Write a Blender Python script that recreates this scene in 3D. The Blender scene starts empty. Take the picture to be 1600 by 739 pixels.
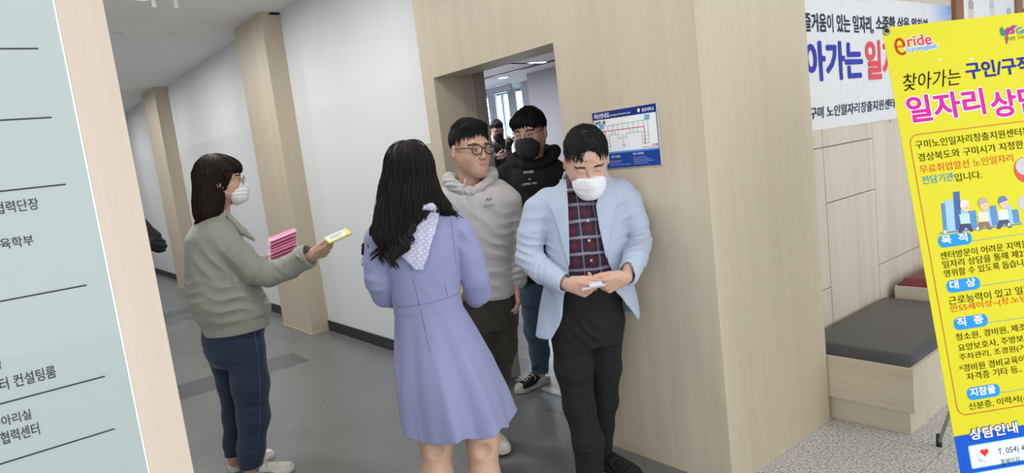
import bpy, math, random
import numpy as np
from mathutils import Vector, Matrix
random.seed(7); np.random.seed(7)
scene = bpy.context.scene
col = scene.collection

# ------------------------------------------------------------------ camera
CAM_F, CAM_YAW, CAM_PITCH, CAM_ROLL, CAM_H = 1045.74, .9046246, .130376944, -.12096025, 1.5
def cam_axes():
    cy, sy = math.cos(CAM_YAW), math.sin(CAM_YAW)
    f = np.array([-sy*math.cos(CAM_PITCH), cy*math.cos(CAM_PITCH), -math.sin(CAM_PITCH)])
    r = np.array([cy, sy, 0.]); u = np.cross(r, f)
    c, s = math.cos(CAM_ROLL), math.sin(CAM_ROLL)
    return r*c+u*s, -r*s+u*c, f
CR, CU, CF = cam_axes(); CO = np.array([0, 0, CAM_H])
cam = bpy.data.objects.new('camera', bpy.data.cameras.new('camera')); col.objects.link(cam)
cam.data.sensor_width = 36; cam.data.lens = CAM_F/1600*36; cam.data.clip_start = .02; cam.data.clip_end = 200
M = Matrix.Identity(4)
for i in range(3):
    M[i][0] = CR[i]; M[i][1] = CU[i]; M[i][2] = -CF[i]; M[i][3] = CO[i]
cam.matrix_world = M
scene.camera = cam

# ------------------------------------------------------------------ view, world, lights
vs = scene.view_settings
scene.display_settings.display_device = 'sRGB'
vs.view_transform = 'Standard'; vs.look = 'None'; vs.gamma = 1; vs.use_curve_mapping = False
vs.exposure = -0.62
w = bpy.data.worlds.new('daylight'); scene.world = w; w.use_nodes = True
w.node_tree.nodes['Background'].inputs[0].default_value = (.93, .96, 1, 1)
w.node_tree.nodes['Background'].inputs[1].default_value = 3.3

def area(name, loc, sx, sy, power, color=(1, .985, .96), rot=(0, 0, 0), disk=False):
    l = bpy.data.lights.new(name, 'AREA'); l.energy = power; l.color = color
    l.shape = 'DISK' if disk else 'RECTANGLE'; l.size = sx; l.size_y = sy
    o = bpy.data.objects.new(name, l); col.objects.link(o); o.location = loc; o.rotation_euler = rot
    return o
# lobby ceiling panels, corridor downlights, the lit room behind the doorway
for (x, y) in ((1.5, .4), (1.5, 3.6), (3.3, .4), (3.3, 3.6), (2.4, -2.4)):
    area('lobby_panel_light', (x, y, 3.44), 1.2, 1.2, 34)
for x in (-2.2, -4.1, -5.86, -8.2, -10.6, -13.0):
    area('corridor_downlight', (x, 1.10, 2.90), .3, .3, 20 if x > -3 else 40, disk=True)
area('side_room_light', (-4.6, 3.6, 2.5), 1.6, .8, 40, (.95, .95, 1))
area('side_room_light', (-7.4, 4.6, 2.44), 1.2, .8, 95, (.95, .95, 1))

# ------------------------------------------------------------------ node helpers / materials
MATS = {}
def mat(name, color=(.5, .5, .5), rough=.6, metal=0., spec=.5, emit=None, estr=0., build=None, trans=0., sheen=0., coat=0., sss=0.):
    if name in MATS: return MATS[name]
    m = bpy.data.materials.new(name); m.use_nodes = True; MATS[name] = m
    nt = m.node_tree; b = nt.nodes['Principled BSDF']
    b.inputs['Base Color'].default_value = (*color, 1); b.inputs['Roughness'].default_value = rough
    b.inputs['Metallic'].default_value = metal; b.inputs['Specular IOR Level'].default_value = spec
    b.inputs['Sheen Weight'].default_value = sheen; b.inputs['Coat Weight'].default_value = coat
    if sss:
        b.inputs['Subsurface Weight'].default_value = sss; b.inputs['Subsurface Scale'].default_value = .01
        b.inputs['Subsurface Radius'].default_value = (1, .4, .2)
    if trans: b.inputs['Transmission Weight'].default_value = trans
    if emit: b.inputs['Emission Color'].default_value = (*emit, 1); b.inputs['Emission Strength'].default_value = estr
    if build: build(nt, b)
    return m
def N(nt, t, **kw):
    n = nt.nodes.new(t)
    for k, v in kw.items():
        if k.startswith('i_'): n.inputs[int(k[2:])].default_value = v
        else: setattr(n, k, v)
    return n
def L(nt, a, ao, b, bi): nt.links.new(a.outputs[ao], b.inputs[bi])
def ramp(nt, stops, interp='LINEAR'):
    r = nt.nodes.new('ShaderNodeValToRGB'); r.color_ramp.interpolation = interp
    while len(r.color_ramp.elements) < len(stops): r.color_ramp.elements.new(.5)
    for e, (p, c) in zip(r.color_ramp.elements, stops):
        e.position = p; e.color = (*c, 1)
    return r
def coords(nt, scale=(1, 1, 1), src='Object', rot=(0, 0, 0)):
    t = N(nt, 'ShaderNodeTexCoord'); mp = N(nt, 'ShaderNodeMapping')
    mp.inputs['Scale'].default_value = scale; mp.inputs['Rotation'].default_value = rot
    L(nt, t, src, mp, 0); return mp
def bump(nt, b, src, out, strength=.2, dist=.01):
    n = N(nt, 'ShaderNodeBump'); n.inputs['Strength'].default_value = strength; n.inputs['Distance'].default_value = dist
    L(nt, src, out, n, 'Height'); L(nt, n, 0, b, 'Normal'); return n
def math_(nt, op, a, b=None, clamp=False):
    n = N(nt, 'ShaderNodeMath', operation=op, use_clamp=clamp)
    for i, v in enumerate((a, b)):
        if v is None: continue
        if isinstance(v, (int, float)): n.inputs[i].default_value = v
        else: nt.links.new(v, n.inputs[i])
    return n.outputs[0]
def mixc(nt, fac, a, b, mode='MIX'):
    n = N(nt, 'ShaderNodeMix', data_type='RGBA', blend_type=mode)
    if isinstance(fac, (int, float)): n.inputs[0].default_value = fac
    else: nt.links.new(fac, n.inputs[0])
    for s, v in ((6, a), (7, b)):
        if isinstance(v, tuple): n.inputs[s].default_value = (*v, 1)
        else: nt.links.new(v, n.inputs[s])
    return n.outputs[2]
def noise_mat(name, c1, c2, scale=(40, 40, 40), rough=.7, detail=4, bmp=.1, lo=.35, hi=.65, **kw):
    def bld(nt, b):
        mp = coords(nt, scale); n = N(nt, 'ShaderNodeTexNoise'); n.inputs['Scale'].default_value = 1; n.inputs['Detail'].default_value = detail
        L(nt, mp, 0, n, 'Vector'); r = ramp(nt, [(lo, c1), (hi, c2)]); L(nt, n, 0, r, 0); L(nt, r, 0, b, 'Base Color')
        if bmp: bump(nt, b, n, 0, bmp, .004)
    return mat(name, c1, rough, build=bld, **kw)
def wood(name, c1, c2, vertical=True, rough=.5, seamy=None, along='z'):
    def bld(nt, b):
        sc = {'z': (55, 55, 1.3), 'x': (1.3, 55, 55), 'y': (55, 1.3, 55)}[along]
        mp = coords(nt, sc); n = N(nt, 'ShaderNodeTexNoise'); n.inputs['Scale'].default_value = 1; n.inputs['Detail'].default_value = 5; n.inputs['Roughness'].default_value = .6
        L(nt, mp, 0, n, 'Vector')
        sc2 = {'z': (9, 9, .35), 'x': (.35, 9, 9), 'y': (9, .35, 9)}[along]
        mp2 = coords(nt, sc2); n2 = N(nt, 'ShaderNodeTexNoise'); n2.inputs['Scale'].default_value = 1; n2.inputs['Detail'].default_value = 2
        L(nt, mp2, 0, n2, 'Vector')
        s = math_(nt, 'ADD', math_(nt, 'MULTIPLY', n.outputs[0], .45), math_(nt, 'MULTIPLY', n2.outputs[0], .55))
        r = ramp(nt, [(.36, c2), (.62, c1)]); nt.links.new(s, r.inputs[0]); L(nt, r, 0, b, 'Base Color')
        bump(nt, b, n, 0, .06, .002)
    return mat(name, c1, rough, build=bld)
W_BOX = wood('pale_oak_laminate', (.58, .505, .385), (.52, .45, .335))
W_BENCH = wood('bench_oak_laminate', (.63, .56, .45), (.55, .48, .375), along='x')
W_PANEL = wood('wall_panel_laminate', (.66, .60, .50), (.57, .505, .41))
W_FRAME = wood('pinkish_maple_laminate', (.60, .50, .41), (.55, .45, .365))
W_JAMB = wood('greyed_oak_laminate', (.40, .37, .33), (.33, .30, .265))
WHITE = noise_mat('white_paint', (.76, .78, .80), (.73, .75, .77), (3, 3, 3), .55, bmp=.02)
FILM = noise_mat('grey_white_glossy_film', (.755, .775, .79), (.742, .762, .776), (2, 2, 2), .34, bmp=0)
CEIL = noise_mat('ceiling_paint', (.86, .86, .85), (.83, .83, .82), (2, 2, 2), .8, bmp=.01)
BLACK = mat('black_rubber', (.018, .018, .02), .5)
BLKP = mat('black_print', (.02, .02, .025), .6, spec=.15)
WHT = mat('white_plastic', (.82, .82, .83), .4)
GREYM = mat('brushed_grey_metal', (.36, .37, .38), .38, .8)

# ------------------------------------------------------------------ mesh helpers
def tag(o, label=None, cat=None, group=None, kind=None):
    if label: o['label'] = label
    if cat: o['category'] = cat
    if group: o['group'] = group
    if kind: o['kind'] = kind
    return o
def link(name, me, parent=None, mats=None, loc=None):
    o = bpy.data.objects.new(name, me); col.objects.link(o)
    if parent is not None: o.parent = parent
    if mats is not None and me is not None:
        for m in (mats if isinstance(mats, (list, tuple)) else [mats]): me.materials.append(m)
    if loc is not None: o.location = loc
    return o
def empty(name, loc=(0, 0, 0), label=None, cat=None, group=None):
    o = bpy.data.objects.new(name, None); col.objects.link(o); o.location = loc; o.empty_display_size = .1
    return tag(o, label, cat, group)
class MB:
    """collects shapes for ONE mesh; coordinates given relative to org"""
    def __init__(s): s.v = []; s.f = []; s.mi = []; s.cur = 0
    def add(s, vs_, fs):
        n = len(s.v); s.v += [tuple(map(float, q)) for q in vs_]; s.f += [tuple(i+n for i in f) for f in fs]; s.mi += [s.cur]*len(fs); return s
    def box(s, a, b):
        (x0, y0, z0), (x1, y1, z1) = a, b
        return s.add([(x0, y0, z0), (x1, y0, z0), (x1, y1, z0), (x0, y1, z0), (x0, y0, z1), (x1, y0, z1), (x1, y1, z1), (x0, y1, z1)],
                     [(0, 3, 2, 1), (4, 5, 6, 7), (0, 1, 5, 4), (1, 2, 6, 5), (2, 3, 7, 6), (3, 0, 4, 7)])
    def prism(s, pts, o, ex, ey, n, d0, d1):
        """polygon pts (2-D, ccw seen against n) in the frame o,ex,ey extruded along n from d0 to d1"""
        o, ex, ey, n = map(np.array, (o, ex, ey, n)); k = len(pts)
        P0 = [o+ex*p[0]+ey*p[1]+n*d0 for p in pts]; P1 = [o+ex*p[0]+ey*p[1]+n*d1 for p in pts]
        return s.add(P0+P1, [tuple(range(k))[::-1], tuple(range(k, 2*k))]+[(i, (i+1) % k, k+(i+1) % k, k+i) for i in range(k)])
    def tube(s, pts, rad, n=8, closed=False, cap=True, flat=1.0, up=None):
        pts = np.array(pts, float); k = len(pts)
        rad = np.array([rad]*k if np.isscalar(rad) else rad, float)
        T = np.zeros_like(pts)
        if closed: T = np.roll(pts, -1, 0)-np.roll(pts, 1, 0)
        else: T[1:-1] = pts[2:]-pts[:-2]; T[0] = pts[1]-pts[0]; T[-1] = pts[-1]-pts[-2]
        T /= (np.linalg.norm(T, axis=1)[:, None]+1e-12)
        a = np.array(up if up is not None else ((0, 0, 1) if abs(T[0][2]) < .9 else (1, 0, 0)), float)
        V = []
        for i in range(k):
            a = a-T[i]*a.dot(T[i]); a /= (np.linalg.norm(a)+1e-12); b = np.cross(T[i], a)
            for j in range(n):
                t = 2*math.pi*j/n; V.append(pts[i]+rad[i]*(a*math.cos(t)*flat+b*math.sin(t)))
        F = []
        for i in range(k if closed else k-1):
            for j in range(n):
                i2 = (i+1) % k; F.append((i*n+j, i*n+(j+1) % n, i2*n+(j+1) % n, i2*n+j))
        if cap and not closed: F += [tuple(range(n))[::-1], tuple(range((k-1)*n, k*n))]
        return s.add(V, F)
    def ball(s, c, r, nu=12, nv=8, R=None):
        r = (r, r, r) if np.isscalar(r) else r; V = []; F = []
        for i in range(nv+1):
            ph = math.pi*i/nv
            for j in range(nu):
                th = 2*math.pi*j/nu; p = np.array([r[0]*math.sin(ph)*math.cos(th), r[1]*math.sin(ph)*math.sin(th), r[2]*math.cos(ph)])
                if R is not None: p = R@p
                V.append(p+np.array(c))
        for i in range(nv):
            for j in range(nu): F.append((i*nu+j, (i+1)*nu+j, (i+1)*nu+(j+1) % nu, i*nu+(j+1) % nu))
        return s.add(V, F)
    def lathe(s, prof, c=(0, 0, 0), n=24):
        V = []; F = []
        for (r_, z_) in prof:
            for j in range(n): t = 2*math.pi*j/n; V.append((c[0]+r_*math.cos(t), c[1]+r_*math.sin(t), c[2]+z_))
        for i in range(len(prof)-1):
            for j in range(n): F.append((i*n+j, i*n+(j+1) % n, (i+1)*n+(j+1) % n, (i+1)*n+j))
        return s.add(V, F)
    def build(s, name, m, parent=None, smooth=False, bevel=0, seg=2, org=(0, 0, 0)):
        me = bpy.data.meshes.new(name)
        V = [(a-org[0], b-org[1], c-org[2]) for a, b, c in s.v]
        me.from_pydata(V, [], s.f)
        if len(set(s.mi)) > 1:
            me.polygons.foreach_set('material_index', s.mi)
        if smooth: me.polygons.foreach_set('use_smooth', [True]*len(me.polygons))
        o = link(name, me, parent, m)
        if org != (0, 0, 0) and parent is None: o.location = org
        if bevel:
            b = o.modifiers.new('bevel', 'BEVEL'); b.width = bevel; b.segments = seg; b.limit_method = 'ANGLE'; b.angle_limit = .6
        me.update(); return o
def box(name, a, b, m, parent=None, bevel=0, kind=None, seg=2):
    mb = MB().box([min(p, q) for p, q in zip(a, b)], [max(p, q) for p, q in zip(a, b)])
    o = mb.build(name, m, parent, bevel=bevel, seg=seg)
    if kind: o['kind'] = kind
    return o

# camera rays meet planes: used to stand things where they are
def ray(x, y):
    d = CF*CAM_F+CR*(x-800)-CU*(y-369.5); return d/np.linalg.norm(d)
def hit(x, y, p0, n):
    d = ray(x, y); return CO+d*(np.dot(np.array(p0)-CO, n)/np.dot(d, n))
def hx(x, y, v): return hit(x, y, (v, 0, 0), np.array([1., 0, 0]))
def hy(x, y, v): return hit(x, y, (0, v, 0), np.array([0., 1, 0]))
def hz(x, y, v=0): return hit(x, y, (0, 0, v), np.array([0., 0, 1]))

# flat frames that carry print: origin, right, up, outward normal
class Face:
    def __init__(s, o, ex, ey):
        s.o = np.array(o, float); s.ex = np.array(ex, float); s.ey = np.array(ey, float); s.n = np.cross(s.ex, s.ey)
    def uv(s, px, py):
        p = hit(px, py, s.o, s.n)-s.o; return p.dot(s.ex), p.dot(s.ey)
    def at(s, u, v, d=0): return s.o+s.ex*u+s.ey*v+s.n*d
TXT = {}
def text(face, body, u0, v0, u1, v1, m, parent, name='lettering', bold=0., d=.0012, shear=0., fit=True, ref=None, org=(0, 0, 0)):
    """letters filling the box u0..u1 x v0..v1 of the face, 0.4 mm thick"""
    key = (body, bold, shear)
    if key not in TXT:
        c = bpy.data.curves.new('letters', 'FONT'); c.body = body; c.shear = shear; c.resolution_u = 3; c.size = 1
        o = bpy.data.objects.new('letters', c); col.objects.link(o)
        me = bpy.data.meshes.new_from_object(o)
        V = np.empty(len(me.vertices)*3); me.vertices.foreach_get('co', V); V = V.reshape(-1, 3)
        F = [tuple(p.vertices) for p in me.polygons]
        bpy.data.objects.remove(o); bpy.data.curves.remove(c); bpy.data.meshes.remove(me)
        if bold > 0:      # heavier strokes: the letter repeated round a small circle
            n0 = len(V); K = 22 if bold > .1 else 12 if bold > .03 else 6; VV = [V]; FF = list(F)
            for q in range(K):
                a = 2*math.pi*q/K; VV.append(V+np.array([math.cos(a)*bold*.85, math.sin(a)*bold*.85, 0])); VV[-1][:, 2] = 2.5e-5*(q+1); FF += [tuple(i+n0*(q+1) for i in f) for f in F]
            V = np.concatenate(VV); F = FF
        TXT[key] = (V, F)
    V, F = TXT[key]
    mn, mx = V[:, :2].min(0), V[:, :2].max(0); sc = np.array([(u1-u0)/(mx[0]-mn[0]), (v1-v0)/(mx[1]-mn[1])])
    uv = (V[:, :2]-mn)*sc+np.array([u0, v0])
    P = face.o+uv[:, :1]*face.ex+uv[:, 1:]*face.ey+face.n*(d+V[:, 2:3])-np.array(org)
    me = bpy.data.meshes.new(name); me.from_pydata([tuple(p) for p in P], [], F); me.update()
    return link(name, me, parent, m)
def poly(face, pts, m, parent, name, d0=.0002, d1=.0008, org=(0, 0, 0)):
    mb = MB().prism(pts, face.o-np.array(org), face.ex, face.ey, face.n, d0, d1)
    return mb.build(name, m, parent)
def rrect(u0, v0, u1, v1, r, n=5):
    P = []
    for (cx, cy, a0) in ((u1-r, v1-r, 0), (u0+r, v1-r, 90), (u0+r, v0+r, 180), (u1-r, v0+r, 270)):
        for i in range(n+1):
            a = math.radians(a0+90*i/n); P.append((cx+r*math.cos(a), cy+r*math.sin(a)))
    return P
def circ(u, v, ru, rv=None, n=16):
    rv = rv or ru; return [(u+ru*math.cos(2*math.pi*i/n), v+rv*math.sin(2*math.pi*i/n)) for i in range(n)]
def tape(face, pts, wd, m, parent, name, d0=.0002, d1=.0008, org=(0, 0, 0), closed=False):
    """a printed line of width wd along 2-D points"""
    mb = MB(); n = len(pts)
    for i in range(n if closed else n-1):
        a = np.array(pts[i]); b = np.array(pts[(i+1) % n]); t = (b-a)/(np.linalg.norm(b-a)+1e-9); q = np.array([-t[1], t[0]])*wd/2
        a = a-t*wd*.3; b = b+t*wd*.3
        mb.prism([a-q, b-q, b+q, a+q], face.o-np.array(org), face.ex, face.ey, face.n, d0, d1)
    return mb.build(name, m, parent)

# ================================================================== THE SETTING
BX0, BX1, BY, BYB = -3.514, -1.56, 2.2236, 3.06      # timber portal
DX0, DX1, DZ = -3.392, -2.344, 1.962                  # door opening in it
WY, CZ, XB = 2.425, 2.95, -1.74                       # white wall, ceiling, panelled wall
def floor_mat(nt, b):
    t = N(nt, 'ShaderNodeTexCoord'); s = N(nt, 'ShaderNodeSeparateXYZ'); L(nt, t, 'Object', s, 0)
    n1 = N(nt, 'ShaderNodeTexNoise'); n1.inputs['Scale'].default_value = 2.2; n1.inputs['Detail'].default_value = 5; L(nt, t, 'Object', n1, 'Vector')
    n2 = N(nt, 'ShaderNodeTexNoise'); n2.inputs['Scale'].default_value = 190; n2.inputs['Detail'].default_value = 3; L(nt, t, 'Object', n2, 'Vector')
    base = mixc(nt, n1.outputs[0], (.138, .144, .146), (.165, .171, .172))
    sp = ramp(nt, [(.32, (.45, .45, .45)), (.5, (1, 1, 1)), (.70, (1.8, 1.8, 1.8))]); L(nt, n2, 0, sp, 0)
    c = mixc(nt, .8, base, sp.outputs[0], 'MULTIPLY')
    st = None
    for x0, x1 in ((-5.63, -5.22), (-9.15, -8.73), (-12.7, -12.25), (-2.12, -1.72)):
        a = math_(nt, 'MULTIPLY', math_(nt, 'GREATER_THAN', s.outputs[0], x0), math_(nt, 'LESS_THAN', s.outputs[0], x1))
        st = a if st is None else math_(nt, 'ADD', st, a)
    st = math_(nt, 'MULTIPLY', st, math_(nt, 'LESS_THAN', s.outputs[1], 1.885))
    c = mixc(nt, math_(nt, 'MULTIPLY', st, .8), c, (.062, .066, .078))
    j = None
    for ax in (0, 1):
        f = math_(nt, 'FRACT', math_(nt, 'DIVIDE', math_(nt, 'ADD', s.outputs[ax], 20.32), .6))
        g = math_(nt, 'LESS_THAN', f, .006); j = g if j is None else math_(nt, 'MAXIMUM', j, g)
    c = mixc(nt, math_(nt, 'MULTIPLY', j, .55), c, (.06, .06, .065))
    nt.links.new(c, b.inputs['Base Color'])
    rr = N(nt, 'ShaderNodeMapRange'); rr.inputs[3].default_value = .24; rr.inputs[4].default_value = .32; L(nt, n1, 0, rr, 0); L(nt, rr, 0, b, 'Roughness')
    bump(nt, b, n2, 0, .05, .002)
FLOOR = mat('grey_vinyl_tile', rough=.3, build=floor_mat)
def granite(nt, b):
    t = N(nt, 'ShaderNodeTexCoord'); s = N(nt, 'ShaderNodeSeparateXYZ'); L(nt, t, 'Object', s, 0)
    v = N(nt, 'ShaderNodeTexVoronoi'); v.inputs['Scale'].default_value = 260; L(nt, t, 'Object', v, 'Vector')
    n2 = N(nt, 'ShaderNodeTexNoise'); n2.inputs['Scale'].default_value = 90; n2.inputs['Detail'].default_value = 6; n2.inputs['Roughness'].default_value = .75; L(nt, t, 'Object', n2, 'Vector')
    r1 = ramp(nt, [(.40, (.13, .125, .12)), (.475, (.50, .49, .465)), (.58, (.72, .71, .68))]); L(nt, n2, 0, r1, 0)
    c = mixc(nt, .35, r1.outputs[0], v.outputs['Color'], 'SOFT_LIGHT')
    j = None
    for ax, off in ((0, 20.26), (1, 20.4)):
        f = math_(nt, 'FRACT', math_(nt, 'DIVIDE', math_(nt, 'ADD', s.outputs[ax], off), .6))
        g = math_(nt, 'LESS_THAN', f, .005); j = g if j is None else math_(nt, 'MAXIMUM', j, g)
    c = mixc(nt, math_(nt, 'MULTIPLY', j, .7), c, (.16, .155, .15))
    h = N(nt, 'ShaderNodeHueSaturation'); h.inputs['Saturation'].default_value = .25; nt.links.new(c, h.inputs['Color']); L(nt, h, 0, b, 'Base Color')
GRAN = mat('speckled_light_granite', rough=.28, build=granite)
def tilemat(nt, b):
    t = N(nt, 'ShaderNodeTexCoord'); br = N(nt, 'ShaderNodeTexBrick'); L(nt, t, 'Object', br, 'Vector')
    br.inputs['Scale'].default_value = 1; br.inputs['Brick Width'].default_value = .6; br.inputs['Row Height'].default_value = .15; br.inputs['Mortar Size'].default_value = .003
    br.inputs['Color1'].default_value = (.70, .68, .65, 1); br.inputs['Color2'].default_value = (.58, .56, .53, 1); br.inputs['Mortar'].default_value = (.35, .34, .33, 1)
    L(nt, br, 0, b, 'Base Color')
WTILE = mat('pale_wood_look_tile', rough=.25, build=tilemat)
LAV = noise_mat('lavender_grey_paint', (.56, .56, .60), (.53, .53, .57), (2, 2, 2), .7, bmp=0)

def struct(name, a, b, m, bevel=0): return box(name, a, b, m, None, bevel, 'structure')
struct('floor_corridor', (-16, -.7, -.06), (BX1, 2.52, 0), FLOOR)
struct('floor_lobby', (BX1, -6, -.06), (6, 9, 0), GRAN)
struct('floor_side_room', (-12, 2.52, -.06), (BX1, 9, 0.0), WTILE)
# door track at the threshold
box('trim_1', (DX0, 2.512, .0), (DX1, 2.53, .004), GREYM, kind='structure')
struct('ceiling', (-16, -.7, CZ), (BX1+.0, 2.5, CZ+.08), CEIL)
struct('ceiling_lobby', (BX1, -4.0, 3.5), (4.2, 9, 3.58), CEIL)
struct('wall_lobby_lintel', (BX1-.02, -4, CZ), (BX1, BY, 3.52), WHITE)
struct('wall_lobby_back', (XB-.1, 8.9, 0), (6, 9, 3.5), WHITE)
struct('wall_lobby_upper', (XB-.14, 7.2, 0), (XB, 8.9, 3.5), WHITE)
# white corridor wall: painted top, glossy film below, end wall, near side wall
struct('wall_corridor', (-16, WY, 2.05), (DX0-.12, WY+.10, CZ), WHITE)
struct('wall_film', (-16, WY-.001, 0), (DX0-.12, WY+.10, 2.05), FILM)
struct('wall_end', (-16.1, -.7, 0), (-16, WY, CZ), WHITE)
struct('wall_near', (-16, -.8, 0), (-1.6, -.7, CZ), WHITE)
for i, (a, b_) in enumerate(((-16, -11.37), (-10.57, -6.80), (-6.05, BX0))):
    box('baseboard_%s' % ('end', 'middle', 'near')[i], (a, WY-.012, 0), (b_, WY, .095), BLACK, kind='structure')
# pilasters standing against the white wall
for i, (a, b_) in enumerate(((-11.37, -10.57), (-6.80, -6.05))):
    box('wall_pilaster', (a, 2.2475, 0), (b_, WY, CZ), W_BOX, kind='structure', bevel=.002)
    if i: box('pilaster_gap_shade', (b_-.012, 2.33, CZ-.022), (b_+.001, WY, CZ-.002), BLKP, kind='structure')  # black strip put in for the dark gap between pilaster and ceiling
    box('trim_pilaster_foot', (a-.002, 2.240, 0), (b_+.004, WY, .006), mat('worn_edge', (.5, .45, .36), .6), kind='structure')

# timber portal (with the doorway cut through it)
mb = MB()
mb.box((BX0, BY, 0), (DX0, 2.425, CZ)); mb.box((DX0, BY, DZ), (DX1, 2.435, CZ)); mb.box((DX1, BY, 0), (BX1, BYB, CZ+.55))
mb.box((BX0, BY, CZ), (DX1, 2.435, CZ+.55))
mb.build('wall_portal', W_BOX)['kind'] = 'structure'
# seams of the laminate sheets, proud by half a millimetre
# inner jamb, greyer leaf of the sliding door parked on the left
box('wall_jamb', (DX0-.12, 2.425, 0), (DX0, 2.50, 2.35), wood('jamb_light_strip', (.52, .47, .39), (.45, .40, .33)), kind='structure')
dl = empty('door_1', (DX0-.03, 2.54, 0)); dl['kind'] = 'structure'
part_ = lambda mb, name, m, par, o, **k: mb.build(name, m, par, org=tuple(o), **k)
part_(MB().box((DX0-.035, 2.504, .012), (DX0-.002, 2.602, 2.3)), 'door_leaf', W_JAMB, dl, dl.location, bevel=.002)
part_(MB().box((DX0-.004, 2.501, .012), (DX0+.002, 2.507, 2.3)), 'door_edge_strip', mat('pale_strip', (.6, .58, .54), .4), dl, dl.location)
# side room behind
RC, WWY = 2.5, 6.9
struct('wall_room_left', (-12.1, 2.5, 0), (-12, 7.05, RC), LAV)
struct('wall_room_front', (-12, 2.53, 0), (DX0-.04, 2.60, RC), LAV)
struct('wall_room_lintel', (DX0-.001, 2.436, DZ+.02), (DX1+.2, 2.50, RC+.1), W_JAMB)
struct('wall_room_right', (-1.9, BYB, 0), (-1.88, 7.0, RC), LAV)
struct('wall_portal_return', (DX1, 2.60, 0), (DX1+.1, BYB+.1, RC), LAV)
struct('wall_room_lavender', (-7.22, 6.28, 0), (-1.9, 7.05, RC), mat('lavender_panel', (.52, .52, .565), .55))
struct('ceiling_room', (-12, 2.44, RC), (-1.74, 7.1, RC+.08), mat('room_ceiling', (.80, .77, .81), .7))
SLOT = mat('dark_slot', (.10, .08, .08), .5)
box('trim_2', (-12, 5.76, RC-.012), (-3, 5.84, RC), SLOT, kind='structure')
box('trim_3', (-6.36, 2.6, RC-.012), (-6.29, 5.76, RC), SLOT, kind='structure')
# window wall of the side room
struct('wall_window_side', (-12, WWY, 0), (-9.6, WWY+.15, RC), WHITE)
struct('wall_window_right', (-8.10, WWY, 0), (-7.2, WWY+.15, RC), LAV)
struct('wall_window_top', (-9.6, WWY, 2.42), (-8.10, WWY+.15, RC), WHITE)
struct('wall_window_below', (-9.6, WWY, 0), (-8.10, WWY+.15, .35), WHITE)
ox = (-8.85, WWY, .35)
wn = empty('window_1', ox); wn['kind'] = 'structure'
mb = MB()
for x in (-9.6, -9.22, -8.68, -8.15): mb.box((x, WWY+.04, .35), (x+.05, WWY+.09, 2.42))
for z in (.35, 1.15, 2.37): mb.box((-9.6, WWY+.045, z), (-8.10, WWY+.085, z+.05))
f_ = mb.build('window_frame', mat('teal_grey_frame', (.28, .38, .42), .4), wn); f_.location = (-ox[0], -ox[1], -ox[2])
g_ = MB().box((-9.6, WWY+.06, .35), (-8.10, WWY+.066, 2.42)).build('window_pane', mat('window_glass', (.92, .97, .98), .02, trans=1.), wn); g_.location = f_.location
area('window_daylight', (-8.85, WWY+.35, 1.4), 1.5, 2.0, 150, (.80, .92, 1), (math.radians(-90), 0, 0))
# pale slatted facade standing outside
ls = empty('outside_facade', (-9.5, WWY+2.6, 0), 'pale slatted building front seen bright through the side room window', 'building')
mb = MB(); mb.box((-3.5, .10, 0), (3.5, .2, 4.0))
mb.build('backing_wall', mat('pale_facade', (.62, .70, .74), .8), ls)
SLT = mat('white_slat', (.85, .88, .90), .6)
for k in range(34): MB().box((-3.4+k*.2, -.04, .1), (-3.4+k*.2+.09, .06, 3.9)).build('slat', SLT, ls)
area('facade_daylight', (-9.5, WWY+1.3, 3.6), 4, 1, 420, (.9, .96, 1), (math.radians(55), 0, 0))
cu = empty('window_curtain', (-8.9, WWY-.1, .0), 'sheer white curtains hanging in front of the bright side room window', 'curtain')
cm = mat('sheer_white_cloth', (.72, .75, .84), .8)
for (x0, x1) in ((-9.55, -9.10), (-8.82, -8.62), (-8.30, -8.14)):
    mb = MB(); n = 40; V = []
    for i in range(n+1):
        u_ = i/n; xx = x0+(x1-x0)*u_+8.9; yy = .03*math.sin(u_*26+x0)
        V += [(xx, yy, .002), (xx, yy, 2.42)]
    mb.add(V, [(2*i, 2*i+2, 2*i+3, 2*i+1) for i in range(n)])
    o = mb.build('curtain_panel', cm, cu, smooth=True); sm = o.modifiers.new('thick', 'SOLIDIFY'); sm.thickness = .003
rb = empty('roller_blind', (-8.85, WWY-.20, 2.0), 'pale roller blind rolled up above the side room window', 'blind')
BC = mat('blind_cloth', (.60, .63, .72), .7)
MB().box((-.75, -.03, .39), (.75, .03, .485)).build('blind_box', BC, rb)
MB().box((-.75, -.036, .375), (.75, .036, .39)).build('bottom_bar', mat('blind_bar', (.35, .36, .42), .5), rb)

# panelled wall B behind the bench, seams as real 4 mm gaps between boards
ys = [2.4]+[float(hx(*p, XB)[1]) for p in ((1291, 318), (1373, 414))]
ys = [2.6, ys[1], ys[2], ys[2]*2-ys[1], ys[2]*3-2*ys[1], 7.2]
zA = float(hx(1284, 231, XB)[2]); zB = float(hx(1291, 318, XB)[2]); zC = float(hx(1373, 414, XB)[2]); zD = float(hx(1290, 452, XB)[2]); zE = float(hx(1361, 215.5, XB)[2])
struct('wall_backing', (XB-.14, 2.6, 0), (XB-.012, 7.2, 3.52), mat('dark_seam', (.06, .05, .045), .8))
mb = MB()
rows = [[0, zD, zA, 2.12, 3.5], [0, zB, zA, 2.2, 3.5], [0, zC, 1.55, 2.3, 3.5], [0, zC, 1.2, 2.0, 3.5], [0, .9, 1.8, 2.4, 3.5]]
for k in range(5):
    zz = rows[k]
    for i in range(len(zz)-1):
        mb.box((XB-.014, ys[k]+.0025, zz[i]+.0025), (XB, ys[k+1]-.0025, zz[i+1]-.0025))
mb.build('wall_panelled', W_PANEL)['kind'] = 'structure'

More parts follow.
